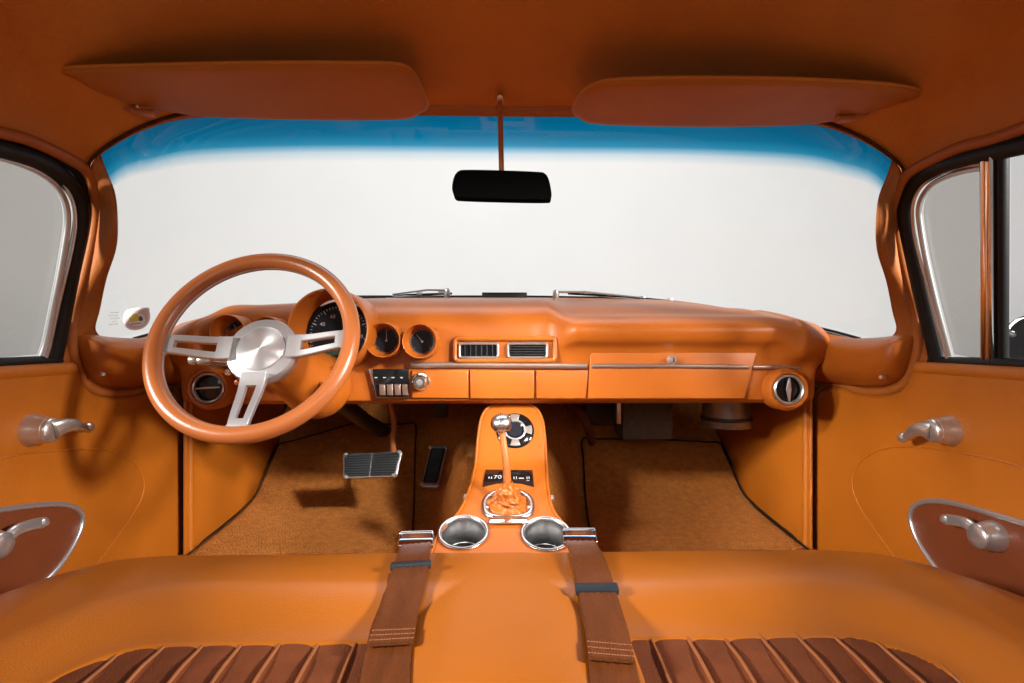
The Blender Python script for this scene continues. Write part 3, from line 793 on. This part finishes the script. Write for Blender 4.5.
# switch panel
def conspoly(q, h): return [cons_pt(*a)[0] + cons_pt(*a)[1] * h for a in q]
pp = conspoly([(485.5, 470.5), (532.5, 471), (534, 487.5), (521, 484.5), (508, 483.5), (496, 484.5), (482.5, 487.5)], .0005)
_, nn, tt = cons_pt(508, 479)
sp = MB().plate(pp, nn, .0022, .0008).build('switch_panel', M['gloss'], cons)
mk = MB(); uu = V((1, 0, 0))
def glyph(px, py, w_, h_):
    c = cons_pt(px, py)[0] + nn * .0031
    i = len(mk.v); mk.v += [c - uu * w_ - tt * h_, c + uu * w_ - tt * h_, c + uu * w_ + tt * h_, c - uu * w_ + tt * h_]; mk.f.append((i, i + 1, i + 2, i + 3))
Mt = Matrix.Translation(cons_pt(497.5, 478.5)[0] + nn * .0030) @ Matrix(((1, tt.x, nn.x, 0), (0, tt.y, nn.y, 0), (0, tt.z, nn.z, 0), (0, 0, 0, 1)))
mk.text('70', .017, Mt)
for px in (489, 491.5): glyph(px, 479, .0011, .0035)
for px in (514, 516.5, 527, 529): glyph(px, 479, .0008, .0045)
glyph(521.5, 479.5, .0050, .0016); glyph(528, 482, .003, .0008)
mk.build('panel_marking', M['slider'] if 0 else M['mark'], sp)
for px, py in ((470, 491), (547, 492)):
    p_, n_, t_ = cons_pt(px, py); s = -1 if px < 500 else 1
    MB().lathe([(.006, -.01), (.0062, .002), (.004, .004), (0, .0045)], V((xc(p_.y) + s * .0825, p_.y, p_.z - .012)), (s, 0, 0), 18).build('side_screw', M['steel'], cons)

# shifter
p, n, t = ringc
shf = thing('gear_shifter', p, 'gear shifter with round metal knob, thin lever and crumpled orange leather boot', 'gear shifter')
u = V((1, 0, 0))
def octa(rx, ry):
    out = []
    for i in range(80):
        a = 2 * pi * i / 80; x, y = cos(a), sin(a)
        s = (abs(x) ** 3.2 + abs(y) ** 3.2) ** (-1 / 3.2) if y < 0 else 1
        out.append(p + u * (x * s * rx) + t * (y * s * ry) + n * .002)
    return out
o1, o0 = octa(.0480, .0450), octa(.0370, .0335)
b = MB(); rows = []
for a, c in zip(o1, o0): rows.append([a - n * .004, a + n * .003, a.lerp(c, .2) + n * .0055, a.lerp(c, .7) + n * .0058, c + n * .003, c - n * .006])
b.grid(rows, cv=True); ringo = b.build('boot_ring', M['cup'], shf, 50)
for a in (35, 145, 205, 335): MB().lathe([(.0030, .0), (.0028, .0078), (0, .0084)], p + (u * cos(radians(a)) * .0415 + t * sin(radians(a)) * .036), n, 14).build('ring_screw', M['steel'], ringo)
fb = p - t * .0475
pl = MB().plate([fb + u * x - t * y + n * .006 for x, y in ((-.030, -.004), (.030, -.004), (.034, .012), (-.034, .012))], n, .003, .0012).build('ring_plate', M['chrome'], shf)
kn = at(501.5, 424, y=.985)
base = p + n * .050 + V((-.001, 0, 0))
rows = []
for k in range(26):
    q = k / 25; c = p.lerp(base, q ** 1.0) + n * .004 * 0
    r = lerp(.0400, .0085, q ** .55) * (1 + .10 * sin(q * 22) * (1 - q))
    row = []
    for i in range(72):
        a = 2 * pi * i / 72; d = u * cos(a) + t * sin(a) * .86
        tw = a + 1.9 * q
        fold = abs(sin(3.5 * tw + 2.2 * noise.noise(V((cos(a), sin(a), q * 3))))) ** .6 - .55
        f = .30 * fold + .32 * noise.noise(V((cos(a) * 1.7, sin(a) * 1.7, q * 4))) + .10 * noise.noise(V((cos(a) * 6, sin(a) * 6, q * 12)))
        e = sin(pi * min(1, q * .92 + .08)) ** .8
        row.append(c + d * r * (1 + f * e) + n * (.013 * f * e))
    rows.append(row)
MB().grid(rows, cu=True).build('boot', M['dash'], shf, 80)
MB().tube(cr([base - n * .015, base.lerp(kn, .3) + V((.001, 0, 0)), base.lerp(kn, .7), kn], 6), lambda q: .0078 - .0022 * q, 14).build('lever', M['wheel'], shf)
up = (kn - base).normalized()
kb = MB().lathe([(.006, -.016), (.0085, -.015), (.010, -.012), (.0165, -.0085), (.0198, -.001), (.0196, .005), (.0165, .0125), (.010, .0165), (.0002, .0178)], kn, (up + V((0, -.5, 0))).normalized(), 40).build('shift_knob', M['cup'], shf, 60)
kd = (up + V((0, -.5, 0))).normalized(); kk = kn + kd * .0172
MB().box(kk - V((.0006, .0012, .006)), kk + V((.0006, .0012, .006)), 0).build('knob_mark', M['black'], kb)

# ------------------------------------------------------------------ bench seat
def smin(a, b, k):
    h = max(0, min(1, .5 + .5 * (b - a) / k)); return lerp(b, a, h) - k * h * (1 - h)
def seat_insert_mask(x, y):   # >0 inside the pleated fields (signed distance, metres)
    ax = abs(x - .0)
    x0, x1, y1, r = .128, .425, .553, .085
    cx, cy = x1 - r, y1 - r
    dx, dy = ax - cx, y - cy
    d_out = (sqrt(max(dx, 0) ** 2 + max(dy, 0) ** 2) - r) if (dx > 0 or dy > 0) else max(dx, dy) - r
    return -max(d_out, x0 - ax)
def zbase(x, y):
    ax = abs(x)
    yf = .835 - .11 * sstep(.48, .76, ax) ** 1.2
    z = -.2780
    z -= .85 * max(0, y - .625 + (.835 - yf)) ** 2
    y0 = yf - .10
    if y > y0:
        t = min(1, (y - y0) / .10); z -= .17 * (1 - sqrt(max(0, 1 - t * t)))
    z -= interp([(0, 0), (.45, 0), (.52, .004), (.58, .014), (.63, .027), (.68, .050), (.71, .075), (.735, .115), (.75, .16)], ax)
    z -= .030 * (1 - sstep(.30, .68, y))            # the cushion falls away to the rear
    return z
def zseat(x, y):
    m = seat_insert_mask(x, y)
    return zbase(x, y) - .020 * sstep(-.085, .0, m) - .05 * sstep(0, .02, m)
def zinsert(x, y):
    ax = abs(x); per = .0385
    f = (ax / per) % 1.0
    puff = .0024 * (1 - abs(2 * f - 1) ** 4)
    rid = .0036 * sstep(.0, -.04, -seat_insert_mask(x, y)) * exp(-((f - .93) / .055) ** 2)
    return zbase(x, y) - .0235 + puff + rid + .0012 * noise.noise(V((x * 25, y * 25, 3)))
seat = thing('bench_seat', (0, .5, -.5), 'orange leather front bench cushion with brown pleated inserts', 'bench seat')
def seat_mesh():
    nx, ny = 420, 200; rows = []
    for j in range(ny + 1):
        row = []
        for i in range(nx + 1):
            x = -.75 + 1.5 * i / nx; yf = .835 - .11 * sstep(.48, .76, abs(x)) ** 1.2
            q = j / ny
            y = lerp(.10, yf, 1 - (1 - q) ** 1.25)
            z = zseat(x, y) + .0012 * noise.noise(V((x * 5, y * 5, 1)))
            row.append(V((x, y, z)))
        rows.append(row)
    rows.append([V((p.x, p.y - .004, -.52)) for p in rows[-1]])
    MB().grid(rows).build('cushion', M['seat'], seat, 60)
    for s in (1, -1):
        rows = []
        for j in range(91):
            y = lerp(.12, .62, j / 90)
            rows.append([V((s * lerp(.105, .45, i / 240), y, zinsert(s * lerp(.105, .45, i / 240), y))) for i in range(241)])
        ins = MB().grid(rows).build('pleated_insert', M['pleat'], seat, 80)
        r = MB()
        for k in range(3, 12):
            xx = s * .0385 * (k + .93)
            if abs(xx) > .432: continue
            r.tube([V((xx, lerp(.14, .588, j / 40), zinsert(xx, lerp(.14, .588, j / 40)) + .0004)) for j in range(41)], .0018, 6)
        r.build('pleat_piping', M['rib'], ins)
seat_mesh()

# ------------------------------------------------------------------ seat belts
def belt(c_line, half_w, slider, fold, under, buckle, label):
    """c_line: image centre line on the cushion, from the front edge rearwards"""
    t = thing('seat_belt', at(*buckle, y=.83), label, 'seat belt', 'lap belts laid over the front bench')
    def surf(px, py, off):
        p = onfield(px, py, zseat_top, .3, 1.2)
        return V((p.x, p.y, max(zseat_top(p.x + k * half_w / 3, p.y) for k in range(-3, 4)) + off))
    L = [surf(px, py, .0065) for px, py in c_line]
    bk = at(*buckle, y=.775)
    Lr = resample(cr([bk + V((0, 0, 0))] + L, 8), 70)
    def ribbon(line, hw, th, nm, m, wob=.0):
        rows = []
        for i, p in enumerate(line):
            tg = (line[min(i + 1, len(line) - 1)] - line[max(i - 1, 0)]).normalized()
            sd = tg.cross(V((0, -.25, 1))).normalized()
            if sd.x < 0: sd = -sd
            up = sd.cross(tg).normalized()
            if up.z < 0: up = -up
            row = []
            for k in range(13):
                q = k / 12 * 2 - 1; row.append(p + sd * (hw * q) + up * (th / 2 + .0007 * cos(q * 15.7) - .0006 * (abs(q) > .95) + wob * sin(i * .35 + q)))
            for k in range(12, -1, -1):
                q = k / 12 * 2 - 1; row.append(p + sd * (hw * q) - up * th / 2)
            rows.append(row)
        return MB().grid(rows, cu=True, cap=True).build(nm, m, t, 60), rows
    lower = [surf(px, py, .0025) for px, py in under]
    ribbon(resample(cr(lower, 8), 50), half_w * 1.02, .0022, 'lower_webbing', M['web'])
    w_, rows = ribbon(Lr, half_w, .0026, 'webbing', M['web'], .0003)
    # folded, stitched end
    for f_ in (.94, .965, .99):
        i = int(f_ * 69); r = rows[i]
        n_ = 16; st = MB()
        for k in range(n_):
            a = r[0].lerp(r[12], (k + .12) / n_) + V((0, 0, .0028)); c = r[0].lerp(r[12], (k + .8) / n_) + V((0, 0, .0028)); st.tube([a, a.lerp(c, .5) + V((0, 0, .0006)), c], .0006, 5)
        st.build('stitching', M['thread'], w_)
    fe = [rows[i] for i in (62, 65, 69)]
    fo = MB(); 
    fo.grid([[p + V((0, 0, .0016)) for p in rr[:13]] + [p + V((0, 0, -.0016)) for p in rr[:13]][::-1] for rr in (rows[63], rows[66], rows[69])], cu=True, cap=True).build('folded_end', M['web'], w_)
    # slider
    i = min(range(70), key=lambda k: abs((lambda q: 341.5 - F * q.z / (q.y))(Lr[k]) - slider)); r = rows[i]
    a, c = r[0], r[12]; sd = (c - a).normalized(); tg = (Lr[min(i + 1, 69)] - Lr[max(0, i - 1)]).normalized(); up = sd.cross(tg).normalized()
    if up.z < 0: up = -up
    ce = a.lerp(c, .5) + up * .001
    Mx = Matrix.Translation(ce) @ Matrix(((sd.x, tg.x, up.x, 0), (sd.y, tg.y, up.y, 0), (sd.z, tg.z, up.z, 0), (0, 0, 0, 1)))
    MB().box((-half_w - .003, -.0065, -.004), (half_w + .003, .0065, .0036), .0015, 2, Mx).build('slider', M['slider'], t)
    # buckle frame
    bt = (Lr[0] - Lr[3]).normalized(); sd = V((1, 0, 0)); sd = (sd - bt * sd.dot(bt)).normalized(); up = sd.cross(bt)
    if up.z < 0: up = -up
    up = (up + V((0, -.9, .2))).normalized(); bt2 = sd.cross(up).normalized()
    if bt2.z < 0: bt2 = -bt2
    Mx = Matrix.Translation(bk + up * .003) @ Matrix(((sd.x, bt2.x, up.x, 0), (sd.y, bt2.y, up.y, 0), (sd.z, bt2.z, up.z, 0), (0, 0, 0, 1)))
    bb = MB(); hw = half_w + .003
    bb.box((-hw, -.010, -.004), (hw, .003, .005), .002, 3, Mx); bb.box((-hw, .011, -.004), (hw, .016, .005), .002, 3, Mx)
    bb.box((-hw, .000, -.004), (-hw + .005, .014, .0045), .0015, 3, Mx); bb.box((hw - .005, .000, -.004), (hw, .014, .0045), .0015, 3, Mx)
    bko = bb.build('buckle', M['chrome'], t)
    MB().box((-hw + .004, .002, -.006), (hw - .004, .012, -.002), .001, 2, Mx).build('buckle_web', M['web'], bko)
def zseat_top(x, y):
    return max(zseat(x, y), zinsert(x, y) if seat_insert_mask(x, y) > -.03 else -9)
belt([(413, 562), (409, 580), (404, 600), (398, 624), (394, 644), (391, 658)], .0214, 564.5, 0, [(407, 575), (400, 606), (392, 635), (388, 665), (384, 700), (380, 740)], (416.5, 543),
     'brown lap belt on the driver side with steel buckle over the cushion edge')
belt([(587, 560), (592, 577), (597, 597), (602, 622), (608, 650), (611.5, 676)], .0214, 590.5, 0, [(592, 580), (599, 610), (606, 640), (611, 665), (616, 700), (622, 740)], (579.5, 540),
     'brown lap belt on the passenger side with steel buckle over the cushion edge')

# ------------------------------------------------------------------ doors
def door(s, label):
    X = s * .757
    t = thing('car_door', (X, 1.25, -.3), label, 'car door', 'front doors of the car')
    low = [(y, z) for x, y, z in D_LOW]
    out = cr([(s * .757, y - .007, z - .006) for y, z in low[1:]], 6)
    topz = -.045
    ol = [V((X, .985 + 0, -.047))] if False else []
    pts = [V((X, -.6, -.66)), V((X, -.6, topz))] + [V((X, y, topz)) for y in (-.2, .2, .5, .8, .93)] + out + [V((X, 1.268, -.66))]
    panel = MB().plate(pts, (-s, 0, 0), .016, .012, 5).build('door_panel', M['trim'], t, 60)
    XI = X - s * .016
    # rolled top of the panel
    MB().tube([V((XI + s * .010, y, topz - .003)) for y in (-.6, -.2, .2, .5, .8, .93, .955)], .013, 14).build('top_roll', M['trim'], t)
    # raised field
    if s > 0: q = [(1110, 500), (1024, 467), (985, 457), (942, 449), (915, 446.5), (892, 447.5), (872, 454), (860, 465), (854, 481), (857, 497), (866, 514), (880, 534), (892, 551), (910, 580), (935, 625)]
    else: q = [(-80, 484), (0, 458), (50, 451), (95, 449), (118, 454), (134, 464), (142, 481), (140, 497), (132, 512), (116, 536), (97, 561), (70, 595), (40, 640)]
    line = cr([at(px, py, x=XI) for px, py in q], 6)
    MB().tube([p + V((-s * .0035, 0, 0)) for p in line], .0016, 6).build('field_seam', M['seat'], t)
    field = [V((XI - s * 0, p.y, p.z)) for p in line]
    field += [V((XI, field[-1].y - .25, -.64)), V((XI, .1, -.64)), V((XI, .1, field[0].z - .02))] if True else []
    MB().plate(field, (-s, 0, 0), .0035, .0025, 3).build('raised_field', M['trim'], t, 60)
    XF = XI - s * .0035
    # brown armrest inlay with metal border
    if s > 0: q = [(1120, 552), (1060, 533), (1024, 522.5), (985, 511), (955, 503), (932, 501), (918, 505), (913, 513), (914, 525), (922, 544), (940, 570), (962, 594), (990, 615), (1024, 636), (1060, 655), (1120, 680)]
    else: q = [(-100, 528), (-40, 516), (0, 509.5), (35, 505), (60, 504.5), (74, 508.5), (80, 517), (77, 532), (66, 553), (50, 574), (30, 592), (0, 612), (-30, 630), (-100, 665)]
    inl = resample(cr([at(px, py, x=XF) for px, py in q], 8, True), 140, True)
    io = MB().plate(inl, (-s, 0, 0), .004, .002).build('armrest_inlay', M['brown'], t, 60)
    MB().ring([p + V((-s * .004, 0, 0)) for p in inl], (-s, 0, 0), .0045, .0045, 10).build('inlay_border', M['steel'], io)
    ax = V((-s, 0, 0))
    # window crank
    c0 = at(950, 430.5, x=XI) if s > 0 else at(32, 430, x=XI)
    cr_ = MB().lathe([(.026, 0), (.0262, .002), (.0225, .012), (.0200, .024), (.0200, .027)], c0, ax, 40).build('window_crank', M['nickel'], t, 40)
    c1 = c0 + ax * .028
    a0 = c1 + ax * .004
    kn = at(903.5, 437.5, x=XI - s * .034) if s > 0 else at(88, 427.5, x=XI - s * .034)
    d = kn - a0
    arm = MB().lathe([(.0195, -.010), (.0192, .003), (.0178, .006), (.006, .0075), (0, .0076)], c1, ax, 32)
    arm.tube([a0, a0 + d * .22 + V((-s * .006, 0, .006)), a0 + d * .5 + V((-s * .004, 0, .006)), a0 + d * .8, kn], lambda u_: lerp(.0150, .0062, u_ ** .8), 14)
    arm.build('crank_arm', M['nickel'], cr_, 60)
    dn = d.normalized()
    MB().lathe([(.004, -.016), (.0062, -.012), (.0048, -.009), (.0075, -.006), (.0090, 0), (.0080, .005), (.004, .0085), (0, .009)], kn, dn, 20).build('crank_knob', M['nickel'], cr_, 60)
    # inner door handle
    XH = XF - s * .004
    c0 = at(995, 536, x=XH) if s > 0 else at(-16, 545, x=XH)
    hd = MB().lathe([(.023, 0), (.0232, .003), (.0205, .014), (.0185, .020)], c0, ax, 40).build('door_handle', M['steel'], t, 40)
    c1 = c0 + ax * .020
    tip = at(946, 519.5, x=XH - s * .022) if s > 0 else at(43, 522.5, x=XH - s * .022)
    arm = MB().lathe([(.0185, -.004), (.0182, .006), (.0165, .009), (.004, .010), (0, .010)], c1, ax, 32)
    d = tip - c1
    arm.tube(cr([c1 + ax * .004, c1 + d * .3 + V((-s * .004, 0, .010)), c1 + d * .7 + V((-s * .002, 0, .006)), tip], 6), 0, 14, flat=(.0085, .0045, (-s, 0, .3)))
    arm.lathe([(.006, -.008), (.0075, -.003), (.0072, .004), (.004, .007), (0, .0075)], tip, d.normalized(), 18)
    arm.build('handle_lever', M['steel'], hd, 60)
    # ---- window frame, plane leaning inwards
    nrm = V((-1 * s, 0, -.30)).normalized(); p0 = V((s * .745, 0, 0))
    def wp(px, py, off=0): return onplane(px, py, p0, nrm) + nrm * off
    def mirp(L): return L
    if s > 0:
        glass_q = [(949, 356), (942, 330), (933, 295), (924, 255), (918.5, 222), (918, 208), (922, 196), (932, 184), (948, 176), (965, 171), (981, 168.5), (981, 362)]
        seal_q = [(937, 363), (932, 340), (921, 295), (911, 250), (905, 218), (905.5, 204), (911, 190), (923, 177), (942, 166), (965, 159), (1000, 150), (1040, 141), (1100, 128)]
        div = 981
    else:
        glass_q = [(43, 356), (48, 340), (54, 310), (61, 275), (66.5, 243), (69, 222), (67, 204), (58, 187), (42, 174), (20, 164), (-8, 156), (-60, 145), (-60, 366)]
        seal_q = [(54, 362), (60, 335), (67, 298), (75, 258), (81, 226), (81, 208), (76, 193), (62, 176), (42, 163), (15, 153), (-25, 143), (-70, 134)]
        div = None
    seal = resample(cr([wp(*q_) for q_ in seal_q] + [V((s * .666, .30, .258)), V((s * .666, -.1, .255)), V((s * .664, -.6, .250))], 6), 160)
    # black rubber channel: two stacked beads
    MB().tube(seal, 0, 10, flat=(.0130, .010, nrm)).build('window_seal', M['rubber'], t)
    inn = [wp(*q_) for q_ in glass_q]
    gl = MB(); gp = resample(cr(inn[:-1], 5) + [inn[-1]], 90)
    gl.v = [p - nrm * .010 for p in cr(inn[:-1], 5)] + [inn[-1] - nrm * .010]; gl.f = [tuple(range(len(gl.v)))]
    chl = cr(inn[:-1], 6)
    MB().tube([p - nrm * .002 for p in chl], 0, 10, flat=(.0042, .005, nrm)).build('vent_frame', M['alu'], t)
    MB().tube([p + (p - sum(chl, V()) / len(chl)).normalized() * .009 + nrm * .003 for p in chl], .0026, 8).build('bead_highlight', M['nickel'], t)  # bright tube stands in for the highlight line on the black seal
    b0 = wp(*((932, 363) if s > 0 else (58, 362))); b1 = V((s * .755, -.5, -.036))
    MB().tube([b0 + V((0, 0, .002)), V((s * .7545, .8, -.034)), V((s * .7545, .4, -.034)), b1], .010, 10).build('belt_seal', M['rubber'], t)
    vg = gl.build('vent_glass', M['sideglass'], t)
    if s > 0:
        a, c = wp(986.5, 152), wp(986.5, 372)
        MB().tube([a, a.lerp(c, .5), c], 0, 12, flat=(.0085, .007, nrm)).build('divider_bar', M['chrome'], t)
        a, c = wp(995.5, 150), wp(996, 374)
        MB().tube([a, c], 0, 10, flat=(.0026, .009, nrm)).build('divider_strip', M['chrome'], t)
        a, c = wp(1000.5, 149), wp(1001, 374)
        MB().tube([a - nrm * .004, c - nrm * .004], 0, 10, flat=(.0055, .008, nrm)).build('glass_run', M['rubber'], t)
        g = MB(); g.v = [wp(1003, 372) - nrm * .012, wp(1003, 148) - nrm * .012, V((s * .668, .3, .262)), V((s * .668, -.4, .255)), V((s * .757, -.4, -.03)), V((s * .757, .3, -.03))]
        g.f = [tuple(range(6))]; g.build('window_glass', M['clearglass'], t)
    return t
door(1, 'orange passenger door with window crank, vent window and brown teardrop inlay')
door(-1, 'orange driver door behind the steering wheel with brown teardrop inlay')
# outside mirror
mc = at(1032, 342, x=.93)
dm = thing('door_mirror', mc + V((-.05, .02, -.08)), 'round black door mirror with bright rim outside the passenger window', 'door mirror')
MB().lathe([(.0001, .030), (.025, .027), (.042, .016), (.0465, 0), (.046, -.006), (.0001, -.006)], mc, (.25, 1, .05), 40).build('mirror_shell', M['gloss'], dm)
MB().lathe([(.0455, -.009), (.0485, -.004), (.048, .002), (.045, .001)], mc, (.25, 1, .05), 40, cap=False).build('mirror_rim', M['chrome'], dm)
MB().tube(cr([mc + V((-.02, .012, .002)), at(1012, 334.5, x=.90), at(1001, 336, x=.87), at(998, 350, x=.83), at(998, 376, x=.79)], 6), .0065, 10).build('mirror_arm', M['chrome'], dm)

# ------------------------------------------------------------------ sun visors
def visor(q, label, pivot, rod_in):
    """q: (px,py,y) corners in order"""
    P = [at(px, py, y=y * .985) for px, py, y in q]
    ring = resample(cr(P, 6, True), 160, True)
    # flatten onto the best plane through the outline
    c = sum(P, V()) / len(P)
    A = Matrix([[sum((p - c)[i] * (p - c)[j] for p in P) for j in (0, 1)] for i in (0, 1)]); rh = V([sum((p - c)[i] * (p - c).z for p in P) for i in (0, 1)])
    g = A.inverted() @ rh; nv = V((-g.x, -g.y, 1)).normalized()
    ring = [CO + (p - CO) * ((c - CO).dot(nv) / (p - CO).dot(nv)) for p in ring]
    c = sum(ring, V()) / len(ring)
    t = thing('sun_visor', at(*pivot, y=.86), label, 'sun visor', 'sun visors above the windshield')
    rows = []; N_ = len(ring); ins = []
    for d_ in (0, .0012, .004, .009):
        rr = []
        for k in range(N_):
            tg = (ring[(k + 2) % N_] - ring[k - 2]).normalized(); sd = nv.cross(tg).normalized()
            if sd.dot(c - ring[k]) < 0: sd = -sd
            rr.append(ring[k] + sd * d_)
        ins.append(rr)
    def face(sg): return [[p + nv * (sg * h) for p in rr] for rr, h in zip(ins, (.0012, .0036, .0054, .0062))] + [[c.lerp(p, q_) + nv * (sg * (.0064 + .0010 * (1 - q_))) for p in ins[-1]] for q_ in (.9, .7, .45, .2, .03)]
    rows = face(-1)[::-1] + face(1)
    pn = MB().grid(rows, cu=True, cap=True).build('visor_panel', M['visor'], t, 75)
    MB().tube([p for p in ring], .0022, 8, closed=True).build('visor_piping', M['head'], pn)
    a = at(*pivot, y=.835); b_ = at(*rod_in, y=.830)
    br = MB().tube([a, a.lerp(b_, .5) + V((0, 0, -.003)), b_], .0058, 12)
    br.lathe([(.018, -.004), (.0175, .002), (.010, .006), (0, .007)], a + V((0, .006, .008)), (0, -.6, -.8), 20)
    br.build('pivot_rod', M['copper'], t)
    for dx in (-.022, .020): MB().lathe([(.0035, -.004), (.0035, .001), (0, .0025)], a + V((dx, -.004, -.001)), (0, -.7, -.7), 12).build('pivot_screw', M['chrome'], t)
visor([(60, 68, .75), (130, 65, .745), (250, 62.5, .74), (360, 62.5, .74), (398, 64, .742), (412, 71, .755), (421, 87, .80), (428, 105, .85), (420, 112, .865), (404, 117.5, .88), (340, 118.5, .885), (260, 117, .885), (205, 114.5, .88), (150, 106, .86), (98, 90, .815), (74, 76, .775)],
      'rust brown sun visor over the driver side, nearest the steering wheel', (126, 107.5), (156, 113.5))
visor([(922, 91, .765), (890, 84, .755), (800, 79, .75), (700, 77.5, .75), (620, 79, .752), (596, 83, .76), (581, 93, .79), (573, 110, .85), (580, 117, .865), (595, 122, .88), (660, 124.5, .888), (760, 124.5, .888), (820, 121, .882), (862, 112, .86), (900, 101, .815), (916, 96, .785)],
      'rust brown sun visor over the passenger side of the windshield', (866, 113), (838, 119.5))

# ------------------------------------------------------------------ rear view mirror
rm = thing('rearview_mirror', at(501, 99, y=.86), 'black rearview mirror hanging on a thin copper stem in front of the windshield', 'rearview mirror')
y = .84
MB().tube([at(500, 97, y=.885), at(500, 104, y=.862), at(500.6, 130, y=.85), at(501.5, 172, y=.845)], .0042, 14).build('stem', M['copper'], rm)
MB().lathe([(.0075, -.004), (.0072, .003), (.005, .006), (0, .0065)], at(500, 99, y=.868), (0, -1, -.3), 20).build('stem_mount', M['copper'], rm)
mq = [(453, 193), (452, 187), (454, 177), (458, 171.5), (465, 169.8), (500, 170.3), (537, 171.8), (545, 173.5), (549, 180), (551.5, 193), (551, 198), (547, 200.3), (500, 199.7), (460, 198.3), (455, 197)]
MB().plate(resample(cr([at(*p, y=y) for p in mq], 6, True), 100, True), (0, -1, 0), -.022, .004, 3).build('mirror_housing', M['mirror_black'], rm)
mi = [V((p.x, y - .0015, p.z)) for p in resample(cr([at(*p, y=y) for p in mq], 6, True), 100, True)]; cc = sum(mi, V()) / 100
MB().plate([cc + (p - cc) * .955 for p in mi], (0, -1, 0), .001, 0).build('mirror_face', M['mirror_black'], rm)

# ------------------------------------------------------------------ windshield sticker
def sticker():
    yy = 1.075
    def pl(q, off): return [V((p.x, yy - off, p.z)) for p in (at(px, py, y=yy) for px, py in q)]
    out = [(126.5, 310.5), (135, 308.2), (148.5, 307.8), (149.5, 311), (150.3, 316), (149, 322), (144.5, 327.3), (138, 330), (131, 330), (126, 327), (123.2, 321), (124, 315)]
    t = thing('sticker', at(137, 330, y=yy), 'small round white and pink sticker with a yellow picture, low on the windshield glass', 'sticker')
    MB().plate(resample(cr(pl(out, 0), 4, True), 60, True), (0, -1, 0), .0006, 0).build('sticker_base', M['stick_w'], t)
    c = (137, 319.3)
    def sc(q, f): return [(c[0] + (x - c[0]) * f, c[1] + (y_ - c[1]) * f) for x, y_ in q]
    MB().plate(resample(cr(pl(sc(out, .84), .0008), 4, True), 60, True), (0, -1, 0), .0004, 0).build('sticker_band', M['stick_p'], t)
    MB().plate(resample(cr(pl([(128, 321), (129, 316.5), (133, 313.2), (138, 312.6), (143.5, 315), (146, 320), (144.5, 324), (139, 325.8), (132, 325)], .0014), 4, True), 50, True), (0, -1, 0), .0004, 0).build('sticker_field', M['stick_w'], t)
    MB().plate(resample(cr(pl([(129.5, 321.5), (131.5, 316.5), (135.5, 313), (139, 315.3), (139.8, 320), (134, 321.8)], .002), 4, True), 40, True), (0, -1, 0), .0004, 0).build('sticker_picture', M['stick_y'], t)
    k = MB()
    k.plate(pl([(139.5, 317), (142, 316), (143.8, 319), (143, 321), (139.8, 320.8)], .0022), (0, -1, 0), .0004, 0)
    k.plate(pl([(131, 324), (142, 322.8), (142, 323.4), (131, 324.7)], .0022), (0, -1, 0), .0004, 0)
    k.build('sticker_mark', M['stick_k'], t)
    d = MB()
    for i, (x0, x1) in enumerate(((110, 119), (108, 118), (110, 120), (112, 117), (109, 118))):
        y_ = 312.5 + i * 2.9; d.plate(pl([(x0, y_), (x1, y_ - .6), (x1, y_ + .1), (x0, y_ + .7)], .0), (0, -1, 0), .0003, 0)
    g = d.build('sticker_print', mat('faded_print', (.16, .15, .14), .6), t)
sticker()

# ------------------------------------------------------------------ light
w = bpy.data.worlds.new('World'); S.world = w; w.use_nodes = True
w.node_tree.nodes['Background'].inputs[0].default_value = (1, 1, 1, 1); w.node_tree.nodes['Background'].inputs[1].default_value = .03
def area(name, loc, target, size, power, col=(1, 1, 1), sy=None):
    l = bpy.data.lights.new(name, 'AREA'); l.size = size; l.energy = power; l.color = col
    if sy: l.shape = 'RECTANGLE'; l.size_y = sy
    o = bpy.data.objects.new(name, l); COL.objects.link(o); o.location = loc
    o.rotation_euler = (V(target) - V(loc)).to_track_quat('-Z', 'Y').to_euler(); return o
area('studio_softbox', (0, 2.6, 3.2), (0, 4.8, .3), 3.0, 138)
area('studio_softbox', (-3.0, .8, 2.8), (-4.6, 1.5, .2), 1.6, 19)
area('studio_softbox', (3.0, .8, 2.8), (4.6, 1.5, .2), 1.6, 22)
o = area('rear_fill', (0, -1.0, .50), (0, .9, -.60), 1.3, 3.5, (1, .97, .92), .5); o.data.spread = radians(110)  # unseen fill added behind the camera for frontal light and metal reflections
for nm, x, tx, pw in (('footwell_fill_right', .54, -.50, 1.45), ('footwell_fill_left', -.54, .66, 1.05)):
    o = area(nm, (x, .32, .38), (tx, 1.45, -.42), .09, pw, (1, .95, .88)); o.data.spread = radians(36)  # unseen lamps added inside the cabin to brighten the footwell carpet
area('window_flash_right', (1.65, .0, .46), (-.55, 1.2, -.35), .22, 78, (1, .97, .92))
area('window_flash_left', (-1.65, -.05, .46), (.55, 1.2, -.35), .22, 60, (1, .97, .92))
S.view_settings.view_transform = 'Standard'; S.view_settings.look = 'None'; S.view_settings.exposure = 0; S.view_settings.gamma = 1
S.cycles.max_bounces = 10; S.cycles.transparent_max_bounces = 12; S.cycles.diffuse_bounces = 5
S.cycles.sample_clamp_indirect = 6
